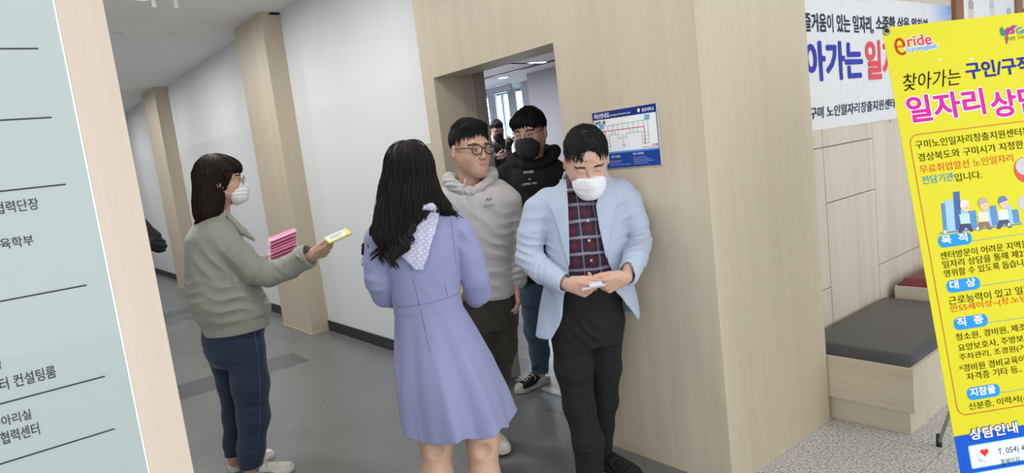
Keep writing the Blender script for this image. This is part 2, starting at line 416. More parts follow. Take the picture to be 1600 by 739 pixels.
# ------------------------------------------------------------------ directory board at the left
DBX = -1.30; s_ = 1.30
db = empty('directory_board', (DBX, -.4, 0), 'tall mint green glass directory board with black lettering in a pale wood frame', 'sign')
o3 = (DBX, -.4, 0)
fyg, fye = .1215*s_, .1735*s_      # glass edge, outer edge (world y)
def part(mb, name, m, parent, o, **kw): return mb.build(name, m, parent, org=tuple(o), **kw)
part(MB().box((DBX-.10, fyg, 0), (DBX, fye, 2.5)), 'frame_post', W_FRAME, db, o3, bevel=.0015)
part(MB().box((DBX-.10, -1.0, 0), (DBX, -.93, 2.5)), 'frame_post', W_FRAME, db, o3, bevel=.0015)
part(MB().box((DBX-.10, -.93, 0), (DBX-.012, fyg, 2.5)), 'backing_board', W_FRAME, db, o3)
def glassm(nt, b):
    b.inputs['Coat Weight'].default_value = .9; b.inputs['Coat Roughness'].default_value = .03
GLS = mat('mint_back_painted_glass', (.345, .415, .40), .35, build=glassm)
part(MB().box((DBX-.012, -.93, .02), (DBX-.004, fyg-.003, 2.48)), 'glass_panel', GLS, db, o3)
part(MB().box((DBX-.012, fyg-.003, .02), (DBX-.003, fyg-.0002, 2.48)), 'glass_edge', mat('bright_glass_edge', (.80, .90, .88), .1), db, o3)
DF = Face((DBX-.004, 0, 0), (0, 1, 0), (0, 0, 1))
INK = mat('dark_grey_vinyl_ink', (.04, .044, .052), .5, spec=.2)
for (x0, y0, x1, y1) in ((0, 77.5, 59, 76), (0, 189, 80, 183.5), (0, 299, 102, 288), (0, 471, 134.5, 445.5), (0, 631.5, 163, 588), (0, 725, 178.5, 670)):
    u1, v1 = DF.uv(x1, y1)
    tape(DF, [(u1-.42, v1), (u1, v1)], .0024, INK, db, 'rule_line', org=o3)
def board_text(body, chars, xl, yl, xr, yr, hpx):
    """body with its last `chars` letters seen between xl and xr; the rest runs out of the frame"""
    ul, vl = DF.uv(xl, yl); ur, vr = DF.uv(xr, yr); full = (ur-ul)*len(body)/chars
    v0 = vr; h = abs(DF.uv(xr, yr-hpx)[1]-v0)
    text(DF, body, ur-full, v0, ur, v0+h, INK, db, 'lettering', .012, d=.0006, org=o3)
board_text('산학협력단장', 3.6, 0, 338, 62, 327, 19)
board_text('교양교육학부', 3.1, 0, 394, 54, 382.5, 17)
board_text('창업지원센터 컨설팅룸', 5.6, 0, 608, 89, 589, 20)
board_text('학생생활동아리실', 3.1, 0, 664, 50, 654, 17)
board_text('지역산학협력센터', 4.1, 0, 695, 63, 678, 20)
board_text('기획처장', .4, 0, 577, 4, 576, 15)

# ------------------------------------------------------------------ room number plate "113" on the white wall
pa = hy(640, 228.4, WY); 
rp = empty('room_number_plate', (float(pa[0]), WY-.008, 1.1), 'beige room number plate 113 on the white wall beside the doorway', 'sign')
o3 = tuple(rp.location)
RF = Face((float(pa[0]), WY-.009, 0), (1, 0, 0), (0, 0, 1))
pu, pv = RF.uv(673, 224.5)
part(MB().box((pa[0], WY-.009, 1.08), (BX0-.02, WY-.001, pa[2])), 'plate', wood('plate_wood', (.60, .54, .42), (.55, .49, .37)), rp, o3, bevel=.001)
a = RF.uv(652, 251); b_ = RF.uv(665.5, 233.5)
text(RF, '113', a[0], b_[1]-.075, b_[0], b_[1], mat('grey_numeral', (.12, .115, .10), .5), rp, 'lettering', .0, org=o3)
a = RF.uv(668, 250); text(RF, '입주기업실', a[0]-.02, a[1]-.012, a[0]+.08, a[1]+.006, INK, rp, 'lettering', .0, org=o3)
a = RF.uv(672, 263); poly(RF, rrect(a[0]-.01, a[1]-.07, a[0]+.06, a[1]+.0, .002), WHT, rp, 'white_card', org=o3)
a = RF.uv(667, 261); tape(RF, [(a[0]-.02, a[1]+.002), (a[0]+.1, a[1]+.002)], .002, INK, rp, 'rule_line', org=o3)

# ------------------------------------------------------------------ evacuation plan
ex0, ex1, ez0, ez1 = -2.135, -1.774, 1.3595, 1.610
es = empty('evacuation_plan_sign', (ex0, BY, ez0), 'blue and white evacuation plan sign fixed to the timber portal behind the balding man', 'sign')
o3 = tuple(es.location)
EF = Face((ex0, BY-.006, ez0), (1, 0, 0), (0, 0, 1)); EW, EH = ex1-ex0, ez1-ez0
NAVY = mat('navy_print', (.012, .03, .20), .35, spec=.15); RED = mat('red_print', (.62, .03, .05), .4, spec=.15); PW = mat('white_print', (.84, .86, .88), .35, spec=.15)
part(MB().box((ex0, BY-.006, ez0), (ex1, BY-.0005, ez1)), 'board', PW, es, o3, bevel=.001)
poly(EF, [(0, EH*.865), (EW, EH*.865), (EW, EH), (0, EH)], NAVY, es, 'header_band', org=o3)
poly(EF, [(0, 0), (EW, 0), (EW, EH*.255), (0, EH*.255)], mat('blue_print', (.015, .06, .30), .35, spec=.15), es, 'footer_band', org=o3)
poly(EF, [(0, EH*.255), (EW, EH*.255), (EW, EH*.285), (0, EH*.285)], mat('light_blue_print', (.12, .30, .70), .35, spec=.15), es, 'footer_line', org=o3)
for x0, x1 in ((0, .004), (EW-.004, EW)): poly(EF, [(x0, 0), (x1, 0), (x1, EH), (x0, EH)], NAVY, es, 'side_border', org=o3, d0=.0003, d1=.0009)
def et(s, u0, v0, u1, v1, m, b=.01): text(EF, s, u0*EW, v0*EH, u1*EW, v1*EH, m, es, 'lettering', b, d=.0014, org=o3)
et('피난안내도', .03, .885, .29, .975, PW, .03); et('Emergency Evacuation plan', .30, .895, .62, .935, PW)
et('경운대학교', .79, .895, .97, .955, PW, .02); et('3학관 1층', .03, .775, .21, .845, BLKP, .03)
poly(EF, circ(EW*.745, EH*.93, .007, .009, 6), PW, es, 'crest', d0=.0009, d1=.0013, org=o3)
et('119', .90, .30, .98, .36, RED, .03); et('Safety', .75, .30, .88, .325, RED)
et('소화기 사용방법', .25, .175, .40, .215, PW); et('화재시 대피방법', .60, .195, .76, .235, PW)
for i, (a, b_, y) in enumerate(((.22, .42, .12), (.22, .40, .09), (.22, .55, .05), (.60, .80, .15), (.60, .86, .115), (.60, .90, .085), (.60, .82, .05))):
    tape(EF, [(a*EW, y*EH), (b_*EW, y*EH)], .0014, mat('pale_print', (.5, .56, .75), .4, spec=.15), es, 'small_print', d0=.0009, d1=.0013, org=o3)
PL = mat('plan_grey_line', (.25, .25, .27), .5)
def ep(pts, wd=.0014, m=PL, nm='plan_line', cl=False): tape(EF, [(a*EW, b*EH) for a, b in pts], wd, m, es, nm, org=o3, closed=cl)
ep([(.16, .74), (.86, .76), (.86, .38), (.76, .38), (.76, .58), (.52, .57), (.52, .50), (.40, .50), (.40, .58), (.25, .58), (.25, .32), (.16, .32)], cl=True)
for x in (.24, .32, .40, .48, .56, .64, .72, .80): ep([(x, .65), (x, .745)])
for x in (.30, .35, .58, .64, .70): ep([(x, .58), (x, .64)])
for y in (.56, .50, .44, .38): ep([(.16, y), (.25, y)]); ep([(.76, y), (.86, y)])
ep([(.46, .57), (.46, .50)]); ep([(.46, .47), (.46, .42)])
ep([(.14, .655), (.80, .655)], .003, RED, 'escape_route'); ep([(.19, .65), (.19, .30)], .003, RED, 'escape_route'); ep([(.80, .66), (.80, .36)], .003, RED, 'escape_route')
for (a, b_) in ((.10, .70), (.82, .76)): poly(EF, rrect(a*EW, b_*EH, (a+.075)*EW, (b_+.085)*EH, .002), mat('sky_blue_print', (.18, .42, .68), .4, spec=.15), es, 'marker', org=o3, d0=.0006, d1=.0012)
et('N', .455, .36, .485, .41, PL)

# ------------------------------------------------------------------ benches against the panelled wall
def bench(x0, x1, y0, y1, zt, cmat, label, zb=.12):
    b = empty('storage_bench', ((x0+x1)/2, (y0+y1)/2, 0), label, 'bench'); o = tuple(b.location)
    part(MB().box((x0, y0+.03, 0), (x1-.03, y1-.0, zb+.02)), 'plinth', W_BENCH, b, o, bevel=.001)
    mb = MB(); mb.box((x0, y0, zb), (x1, y0+.018, zt)); mb.box((x1-.018, y0+.018, zb), (x1, y1, zt)); mb.box((x0, y1-.018, zb), (x1-.018, y1, zt)); mb.box((x0, y0+.018, zb), (x0+.01, y1-.018, zt)); mb.box((x0+.01, y0+.018, zb), (x1-.018, y1-.018, zt-.02))
    part(mb, 'seat_box', W_BENCH, b, o)
    # padded cushion
    mb = MB(); n = 24; m_ = 24; V = []; F = []; a0, a1, b0, b1 = x0+.006, x1-.022, y0+.022, y1-.022
    for i in range(n+1):
        for j in range(m_+1):
            s_, t_ = i/n, j/m_; e = min(s_, 1-s_)*(a1-a0); g = min(t_, 1-t_)*(b1-b0)
            q = min(e, .03)/.03; r = min(g, .03)/.03; zz = zt+.004+.030*math.sqrt(max(0, 1-(1-q)**2))*math.sqrt(max(0, 1-(1-r)**2))+.004*math.sin(math.pi*s_)*math.sin(math.pi*t_)
            V.append((a0+(a1-a0)*s_, b0+(b1-b0)*t_, zz))
    for i in range(n):
        for j in range(m_): F.append((i*(m_+1)+j, (i+1)*(m_+1)+j, (i+1)*(m_+1)+j+1, i*(m_+1)+j+1))
    mb.add(V, F)
    mb.box((a0, b0, zt-.019), (a1, b1, zt+.0045))
    part(mb, 'cushion', cmat, b, o, smooth=True)
    return b
LEA = noise_mat('charcoal_leatherette', (.045, .046, .053), (.052, .054, .062), (300, 300, 300), .30, bmp=.05)
LER = noise_mat('maroon_leatherette', (.16, .012, .022), (.19, .018, .03), (300, 300, 300), .42, bmp=.05)
bench(XB, -1.18, 3.07, 4.16, .325, LEA, 'low pale wood bench with a charcoal leatherette cushion beside the timber portal')
bench(XB+.045, -1.10, 4.20, 5.4, .405, LER, 'pale wood bench with a maroon leatherette cushion behind the yellow banner')

# ------------------------------------------------------------------ white banner on the panelled wall
BF = Face((XB+.006, 0, 0), (0, 1, 0), (0, 0, 1))
bl = BF.uv(1265, 204); brr = BF.uv(1396, 190.6); tr = BF.uv(1486, 9); tl = BF.uv(1254, 0)
wb = empty('cloth_banner', (XB, float(bl[0]), float(bl[1])), 'white cloth banner with blue and red Korean lettering on the panelled wall', 'banner')
o3 = tuple(wb.location)
u0, u1, v0, v1 = bl[0]-.25, tr[0], bl[1], (tr[1]+.0)
def cloth(nt, b):
    t = N(nt, 'ShaderNodeTexCoord'); s = N(nt, 'ShaderNodeSeparateXYZ'); L(nt, t, 'Object', s, 0)
    mr = N(nt, 'ShaderNodeMapRange'); mr.inputs[1].default_value = tr[0]-bl[0]-.42; mr.inputs[2].default_value = tr[0]-bl[0]-.02; L(nt, s, 1, mr, 0)
    mz = N(nt, 'ShaderNodeMapRange'); mz.inputs[1].default_value = v1-bl[1]-.30; mz.inputs[2].default_value = v1-bl[1]-.05; L(nt, s, 2, mz, 0)
    f = math_(nt, 'MULTIPLY', mr.outputs[0], mz.outputs[0])
    nt.links.new(mixc(nt, f, (.76, .77, .79), (.22, .42, .75)), b.inputs['Base Color'])
    n = N(nt, 'ShaderNodeTexNoise'); n.inputs['Scale'].default_value = 7; n.inputs['Detail'].default_value = 3; L(nt, t, 'Object', n, 'Vector'); bump(nt, b, n, 0, .5, .03)
mb = MB(); nu, nv = 60, 30; V = []
for i in range(nu+1):
    for j in range(nv+1):
        a, c = i/nu, j/nv; uu = u0+(u1-u0)*a; vv = v0+(v1-v0)*c-.008*math.sin(math.pi*a)*(1-c)
        V.append((XB+.004+.0011*(math.sin(uu*21)+math.sin(vv*17+uu*5)), uu, vv))
mb.add(V, [(i*(nv+1)+j, (i+1)*(nv+1)+j, (i+1)*(nv+1)+j+1, i*(nv+1)+j+1) for i in range(nu) for j in range(nv)])
o = part(mb, 'cloth', mat('white_banner_cloth', rough=.6, build=cloth), wb, o3, smooth=True)
def bt(s, x0, y0, x1, y1, m, bold=.02, shear=0):   # pixel corners lower-left, upper-right of the lettering
    a = BF.uv(x0, y0); c = BF.uv(x1, y1); text(BF, s, a[0], a[1], c[0], c[1], m, wb, 'lettering', bold, d=.0012, org=o3, shear=shear)
BLU = mat('blue_cloth_print', (.035, .05, .42), .5, spec=.15); REDC = mat('red_cloth_print', (.78, .09, .11), .5, spec=.15); DK = mat('navy_black_cloth_print', (.03, .035, .07), .5, spec=.15)
bt('“즐거움이 있는 일자리,', 1250, 50.5, 1364, 25.5, DK, .03); bt('소중한 삶을 위하여', 1369, 48, 1449, 29, DK, .03)
bt('찾아가는', 1224, 131, 1346.5, 64, BLU, .04); bt('일자리', 1354, 126, 1425, 63, REDC, .04)
bt('구미 노인일자리창출지원센터', 1266, 187, 1398, 153, DK, .02, .1)
for (x, y) in ((1484, 12), (1392, 188)):
    a = BF.uv(x, y); poly(BF, circ(a[0]-.012, a[1]-.005, .006), GREYM, wb, 'eyelet', org=o3, d0=.001, d1=.003)
# framed notice right of it
fa = BF.uv(1488, 15); fb = BF.uv(1500, 15)
fr = empty('framed_notice', (XB, float(fa[0]), 1.7), 'white illustrated notice in a brown wooden frame above the yellow banner', 'picture'); o3 = tuple(fr.location)
fw = fb[0]-fa[0]; y0_, y1_ = fa[0], fa[0]+1.5; zb_, zt_ = 1.55, 2.6
BRN = wood('brown_frame_wood', (.30, .13, .05), (.22, .09, .035))
for a, c in (((XB, y0_, zb_), (XB+.03, y0_+fw, zt_)), ((XB, y1_-fw, zb_), (XB+.03, y1_, zt_)), ((XB, y0_+fw, zb_), (XB+.03, y1_-fw, zb_+fw)), ((XB, y0_+fw, zt_-fw), (XB+.03, y1_-fw, zt_))):
    part(MB().box(a, c), 'frame_rail', BRN, fr, o3, bevel=.002)
part(MB().box((XB, y0_+fw, zb_+fw), (XB+.012, y1_-fw, zt_-fw)), 'sheet', PW, fr, o3)
FF = Face((XB+.0125, 0, 0), (0, 1, 0), (0, 0, 1))
for (px_, w_, c1, c2) in ((1517, .05, (.45, .36, .36), (.70, .66, .58)), (1550, .05, (.62, .60, .58), (.72, .70, .66)), (1576, .05, (.42, .52, .60), (.5, .58, .66)), (1602, .05, (.70, .45, .40), (.7, .5, .45))):
    a = FF.uv(px_, 8)
    if px_ >= 1570: a = (a[0], FF.uv(px_, 19)[1])
    poly(FF, rrect(a[0]-w_, a[1]-.32, a[0]+w_, a[1]+.03, .045), mat('tint_%d' % px_, c2, .5), fr, 'drawn_figure', org=o3)
    poly(FF, rrect(a[0]-w_*1.02, a[1]-.03, a[0]+w_*1.02, a[1]+.035, .03), mat('tint_h%d' % px_, c1, .5), fr, 'drawn_figure', org=o3, d0=.0009, d1=.0014)

# ------------------------------------------------------------------ yellow X-stand banner
exb = ray(12900, -1109); exb[2] = 0; exb /= np.linalg.norm(exb)
TL = CO+ray(1378, 44)*(2.3/ray(1378, 44).dot(CF))
d_ = ray(1497, 720); t_ = (TL-CO).dot(exb)/d_.dot(exb); PB = CO+d_*t_
eyb = (TL-PB)/np.linalg.norm(TL-PB); YF = Face(TL, exb, eyb)
yb = empty('banner_stand', (float(PB[0]), float(PB[1]), 0), 'yellow job counselling banner on a grey metal X stand in the foreground', 'banner')
o3 = tuple(yb.location); YW = .60; YH = float(TL[2]-.07)/eyb[2]
def yuv(x, y): return YF.uv(x, y)
YEL = mat('yellow_banner_vinyl', (.66, .60, .012), .45, spec=.25)
part(MB().prism([(0, -YH), (YW, -YH), (YW, 0), (0, 0)], YF.o, YF.ex, YF.ey, YF.n, -.0012, 0), 'vinyl_sheet', YEL, yb, o3)
MAG = mat('magenta_print', (.60, .015, .30), .4, spec=.15); NV = mat('deep_blue_print', (.01, .02, .30), .4, spec=.15); BK = mat('banner_black_print', (.010, .010, .008), .6, spec=.05)
RD = mat('banner_red_print', (.66, .07, .01), .4, spec=.15); CY = mat('cyan_blue_print', (.02, .28, .72), .4, spec=.15); LB = mat('line_orange_red', (.55, .14, .01), .4); TB = mat('teal_blue_print', (.03, .30, .50), .4, spec=.15)
def yt(s, x0, y0, x1, y1, m, bold=.015, shear=0, hpx=13, d=.0014, nm='lettering', u1=None):
    """first letter's lower left at (x0,y0), last letter's lower right at (x1,y1), letters hpx tall"""
    a = yuv(x0, y0); c = yuv(x1, y1); h = yuv(x0, y0-hpx)[1]-a[1]
    v = (a[1]+c[1])/2
    return text(YF, s, a[0], v, c[0], v+h, m, yb, nm, bold, d=d, org=o3, shear=shear)
def yo(s, x0, y0, x1, y1, m, out, b1, b2, hpx, **k):   # outlined lettering
    yt(s, x0-1.5, y0+1.5, x1+1.5, y1+1.5, out, b2, hpx=hpx+3, d=.0008, nm='lettering_outline', **k); yt(s, x0, y0, x1, y1, m, b1, hpx=hpx, d=.0014, **k)
yt('찾아가는', 1413, 144, 1503, 131, BK, .0, .25, 27)
yt('구인/구직', 1511, 125.5, 1612, 112, NV, .035, 0, 27)
yo('일자리', 1420, 192, 1542, 180, MAG, PW, .035, .085, 43)
yo('상담', 1551, 184, 1634, 176, MAG, PW, .035, .085, 43)
yt('구미노인일자리창출지원센터는', 1431, 232.5, 1610, 211, BK, .0)
yt('경상북도와 구미시가 지정한', 1435, 251.5, 1600, 233, BK, .0)
yt('무료취업알선 노인일자리', 1438, 269, 1584, 255, RD, .0)
yt('전담기관', 1441.5, 287.5, 1491, 283, TB, .012); yt('입니다.', 1492.5, 284, 1535, 279, BK, .0)
yt('센터방문이 어려운 지역을', 1469.5, 403, 1608, 389, BK, .0, 0, 12); yt('일자리 상담을 통해 제2의', 1473, 417.5, 1610, 402, BK, .0, 0, 12); yt('영위할 수 있도록 돕습니다', 1475.5, 431.5, 1612, 416, BK, .0, 0, 12)
yt('근로능력이 있고 일자리를', 1482.6, 474, 1640, 456, BK, .0, 0, 13); yt('만55세이상~(장.노년', 1486, 488, 1606, 474, RD, .0, 0, 13)
yt('청소원, 경비원, 제조', 1494, 531.5, 1604, 518, BK, .0, 0, 12); yt('요양보호사, 주방보조', 1497.5, 548, 1612, 534, BK, .0, 0, 12)
yt('주차관리, 조경원(거리', 1499.5, 563, 1615, 549, BK, .0, 0, 12); yt('*경비원 경비교육이수', 1499.5, 580, 1615, 566, BK, .0, 0, 12); yt('자격증 기타 등..', 1511, 593.5, 1597, 583, BK, .0, 0, 12)
yt('신분증, 이력서(사진', 1514.5, 640.5, 1622, 627, BK, .0, 0, 13)
for (s, x0, y0, x1, y1) in (('목  적', 1465.6, 377, 1518, 371), ('대  상', 1478.8, 447.5, 1531, 441), ('직  종', 1490, 505.5, 1543, 499), ('지참물', 1510.5, 615, 1562, 608)):
    a = yuv(x0, y0); c = yuv(x1, y1); v = (a[1]+c[1])/2; h = .0225
    poly(YF, rrect(a[0], v-h, c[0], v+h*.85, h*.8), CY, yb, 'heading_badge', org=o3); yt(s, x0+6, y0+5.5, x1-6, y1+5.5, PW, .03, 0, 14)
    tape(YF, [(c[0], v-h*.6), (YW-.03, v-h*.6)], .0015, TB, yb, 'heading_rule', org=o3)
a = yuv(1420, 212); c = yuv(1497, 650); tape(YF, rrect(a[0], c[1], YW-a[0], a[1], .03), .0035, LB, yb, 'border_line', org=o3, closed=True)
# blue foot of the sheet
a = yuv(1491.5, 682); DB = mat('royal_blue_print', (.005, .09, .55), .38, spec=.15); poly(YF, [(0, -YH), (YW, -YH), (YW, a[1]), (0, a[1])], DB, yb, 'blue_footer', org=o3)
yo('상담안내', 1516, 688, 1591, 676, PW, NV, .03, .08, 18)
a = yuv(1511, 696); c = yuv(1522, 733)
for k in range(2):
    dv = k*(c[1]-a[1]-.01); poly(YF, rrect(a[0], c[1]+dv, YW-.03, a[1]+dv, .006), TB, yb, 'contact_box', org=o3, d0=.0007, d1=.0011); poly(YF, rrect(a[0]+.003, c[1]+.003+dv, YW-.033, a[1]-.003+dv, .005), mat('pale_blue_print', (.72, .80, .88), .4, spec=.15), yb, 'contact_box', org=o3, d0=.0011, d1=.0015)
a = yuv(1539, 714); hp = [(a[0]+.0009*16*math.sin(t)**3, a[1]+.016+.0009*(13*math.cos(t)-5*math.cos(2*t)-2*math.cos(3*t)-math.cos(4*t))) for t in [2*math.pi*i/24 for i in range(24)][::-1]]
poly(YF, hp[::-1], mat('heart_red', (.80, .03, .02), .4, spec=.15), yb, 'heart', org=o3, d0=.0015, d1=.002)
a = yuv(1526, 709); tape(YF, [(a[0], a[1]), (a[0]+.006, a[1]-.022), (a[0]+.026, a[1]-.032)], .008, mat('handset_print', (.55, .66, .78), .4, spec=.15), yb, 'handset', org=o3, d0=.0015, d1=.0018)
yt('T. 054) 452', 1560, 713, 1612, 704, BK, .0, 0, 12, d=.002); yt('홈페이지', 1564, 727.5, 1593, 722, BK, .0, 0, 10, d=.002)
# logos
ORG = mat('orange_red_print', (.75, .12, .01), .4, spec=.15); PNK = mat('rose_print', (.62, .06, .10), .4, spec=.15)
a = yuv(1407, 71); P = [(a[0]+.022*math.cos(math.radians(-10+i*8.2))*(.55+.45*i/39), a[1]+.032*math.sin(math.radians(-10+i*8.2))*(.55+.45*i/39)) for i in range(40)]
tape(YF, [(a[0]-.010, a[1]-.004)]+P, .0085, ORG, yb, 'emblem_swirl', org=o3)
yo('ride', 1418, 74, 1457, 69, PNK, PW, .03, .07, 18); yo('GyeongBuk', 1416, 83.5, 1466, 78, CY, PW, .012, .06, 11)
a = yuv(1570, 52)
poly(YF, [(a[0]-.004, a[1]-.038), (a[0]+.002, a[1]-.038), (a[0]+.012, a[1]), (a[0]+.052, a[1]+.022), (a[0]+.034, a[1]+.026), (a[0]+.004, a[1]+.006)], mat('plum_print', (.36, .08, .20), .4, spec=.15), yb, 'emblem_swirl', org=o3, d0=.001, d1=.0014)
poly(YF, [(a[0]-.018, a[1]-.002), (a[0]-.004, a[1]-.012), (a[0]+.002, a[1]+.004), (a[0]-.006, a[1]+.024), (a[0]-.016, a[1]+.018)], mat('leaf_green_print', (.02, .25, .14), .4, spec=.15), yb, 'emblem_leaf', org=o3, d0=.001, d1=.0014)
yt('es', 1571, 54.5, 1587, 52.5, mat('violet_print', (.40, .02, .38), .4, spec=.15), .02, .3, 11, d=.002); yt('Gumi', 1589, 53.5, 1618, 51, CY, .02, 0, 11, d=.002); yt('위대한 구미 찬란한', 1570, 64.5, 1620, 59, mat('olive_print', (.10, .12, .01), .4, spec=.15), .0, 0, 6)
STAR = mat('star_print', (.88, .84, .45), .4, spec=.15)
for (x, y, r) in ((1469, 93, .012), (1517.5, 92, .013), (1494, 100, .007)):
    a = yuv(x, y); P = []
    for i in range(16): q = r*(1 if i % 4 == 0 else .55 if i % 2 == 0 else .22); P.append((a[0]+q*math.cos(math.pi*i/8), a[1]+q*math.sin(math.pi*i/8)))
    poly(YF, P, STAR, yb, 'printed_star', org=o3)
# the drawing: a blue skyline and three walking elderly figures (plain generic figures)
def yp(pts, m, nm, k): poly(YF, [yuv(x, y) for x, y in pts], m, yb, nm, org=o3, d0=.0004*k, d1=.0004*k+.0003)
SK1 = mat('skyline_mid_blue', (.06, .22, .50), .4); SK2 = mat('skyline_pale_blue', (.30, .52, .74), .4); SK3 = mat('skyline_deep_blue', (.02, .10, .34), .4)
for (x0, x1, yt_, m_) in ((1470, 1476, 318, SK1), (1476, 1489, 313, SK2), (1489, 1499, 300, SK3), (1499, 1510, 320, SK2), (1512, 1524, 330, SK1), (1536, 1546, 328, SK2), (1546, 1556, 322, SK1), (1570, 1580, 322, SK2), (1580, 1590, 328, SK1)):
    sl = -.12
    yp([(x0+4, 362+sl*(x0-1470)), (x1+4, 362+sl*(x1-1470)), (x1, yt_+sl*(x1-x0)), (x0, yt_)], m_, 'drawn_building', 1)
yp([(1468, 363.5), (1597, 348.5), (1597, 350.5), (1468.5, 366)], SK1, 'drawn_ground', 2)
SKN = mat('drawn_skin', (.80, .52, .38), .4); HRS = ((.70, .66, .62), (.42, .36, .36), (.10, .16, .42)); SHT = ((.45, .66, .62), (.74, .64, .50), (.62, .68, .80)); TRO = ((.02, .03, .09), (.24, .13, .07), (.03, .05, .13))
for i, (x, y) in enumerate(((1507, 322), (1536, 319), (1567, 316))):
    c = yuv(x, y); yp([(x-9, y+13), (x+7, y+11), (x+9, y+28), (x-6, y+30)], mat('drawn_shirt_%d' % i, SHT[i], .4), 'drawn_figure', 3)
    yp([(x-6, y+28), (x+8, y+27), (x+14, y+39), (x+9, y+40), (x+2, y+33), (x-5, y+42), (x-10, y+41)], mat('drawn_trousers_%d' % i, TRO[i], .4), 'drawn_figure', 4)
    poly(YF, circ(c[0], c[1]-.001, .0155, .0185), SKN, yb, 'drawn_figure', org=o3, d0=.0018, d1=.0021)
    hp = [(c[0]+.0175*math.cos(math.radians(t)), c[1]+.001+.021*math.sin(math.radians(t))) for t in range(10, 200, 15)]
    poly(YF, hp, mat('drawn_hair_%d' % i, HRS[i], .4), yb, 'drawn_figure', org=o3, d0=.0021, d1=.0024)
    tape(YF, [(c[0]+.003, c[1]-.007), (c[0]+.009, c[1]-.006)], .0015, RD, yb, 'drawn_figure', org=o3, d0=.0021, d1=.0026)
for (x, y) in ((1476, 362), (1527, 357), (1576, 351)): c = yuv(x, y); poly(YF, circ(*c, .0055), PW, yb, 'drawn_dot', org=o3, d0=.0016, d1=.002)
c = yuv(1596, 266)
poly(YF, circ(c[0]+.012, c[1], .040, .044), mat('emblem_red', (.62, .05, .03), .4), yb, 'drawn_loudspeaker', org=o3, d0=.0006, d1=.001)
poly(YF, circ(c[0]+.012, c[1]+.012, .032, .030), mat('emblem_grey', (.50, .50, .52), .4), yb, 'drawn_loudspeaker', org=o3, d0=.001, d1=.0014)
yp([(1593, 308), (1612, 300), (1612, 330), (1600, 330), (1590, 322)], mat('emblem_grey', (.5, .5, .52), .4), 'drawn_loudspeaker', 1)
# X stand behind the sheet
nb = YF.n; C0 = YF.at(YW/2, -YH*.5, -.03)
st = lambda u, v, d: YF.at(u, v, d)
mb = MB()
for (u, v) in ((.015, -.015), (YW-.015, -.015), (.015, -YH+.015), (YW-.015, -YH+.015)):
    part(MB().tube([C0, st(u, v, -.006)], .005, 8), 'support_arm', GREYM, yb, o3, smooth=True)
ft = hz(1467, 693, .012)
hub = part(MB().tube([C0+nb*.012, C0-nb*.03], .022, 12), 'hub', BLACK, yb, o3, smooth=True)
part(MB().tube([C0, ft], .0075, 10), 'rear_leg', mat('satin_grey_tube', (.42, .43, .44), .4), yb, o3, smooth=True)
part(MB().tube([ft+np.array([0, 0, .035])+(C0-ft)*.01, ft+np.array([0, 0, -.012])], .012, 10), 'rubber_foot', BLACK, yb, o3, smooth=True)
for u in (.10, YW-.10):
    e = YF.at(u, -YH, -.02); e[2] = .012; part(MB().tube([C0, e], .0075, 10), 'front_leg', GREYM, yb, o3, smooth=True)
    part(MB().tube([e+(C0-e)*.02, e-np.array([0, 0, .012])], .012, 10), 'rubber_foot', BLACK, yb, o3, smooth=True)
c = YF.at(.013, -.014, .003)
part(MB().tube([c+(.011*math.cos(t)*YF.ex+.011*math.sin(t)*YF.ey) for t in np.linspace(0, 2*math.pi, 14)[:-1]], .003, 6, closed=True), 'eyelet', GREYM, yb, o3, smooth=True)
part(MB().ball(c+YF.n*.002+YF.ey*.003, .007), 'hook', BLACK, yb, o3, smooth=True)
part(MB().tube([c+YF.ey*.003, c+YF.ey*.018-YF.ex*.012], .004, 6), 'hook', BLACK, yb, o3, smooth=True)

# ------------------------------------------------------------------ ceiling fittings
def downlight(x, y, z, r, label, lit=True, grp='round corridor downlights'):
    t = empty('ceiling_downlight', (x, y, z), label, 'ceiling light', grp)
    MB().lathe([(r*.8, -.004), (r*.86, -.012), (r, -.010), (r+.012, 0)], n=28).build('trim_ring', WHT, t, smooth=True)
    MB().lathe([(0.0001, -.006), (r*.82, -.006)], n=28).build('lamp_disc', mat('lit_lamp', (1, 1, 1), .5, emit=(1, .99, .95), estr=14) if lit else WHT, t)
dq = hz(222, -6, CZ); downlight(float(dq[0]), float(dq[1]), CZ, .10, 'round lit ceiling downlight at the top edge above the corridor')
sd = empty('smoke_detector', (float(hz(186, 49, CZ)[0]), float(hz(186, 49, CZ)[1]), CZ), 'flat round white detector on the corridor ceiling beside the directory board', 'detector')
MB().lathe([(.0001, -.012), (.03, -.012), (.045, -.009), (.052, -.004), (.055, 0)], n=28).build('housing', CEIL, sd, smooth=True)
MB().lathe([(.030, -.0125), (.034, -.0135), (.038, -.0110)], n=28).build('ring', mat('grey_ring', (.4, .4, .4), .5), sd, smooth=True)
for k, (x, y, lab) in enumerate(((241, 12, 'left of two short grey straps hanging from the corridor ceiling'), (276.5, 13, 'right of two short grey straps hanging from the corridor ceiling'))):
    q = hx(x, y, -4.7); stp = empty('ceiling_strap', (float(q[0]), float(q[1]), CZ), lab, 'bracket')
    h_ = CZ-float(q[2]); MB().box((-.004, -.013, -h_), (.004, .013, -.004)).build('strap', mat('grey_strap', (.13, .13, .13), .6), stp, bevel=.001)
    MB().box((-.02, -.03, -.006), (.02, .03, 0)).build('mount_plate', WHT, stp)
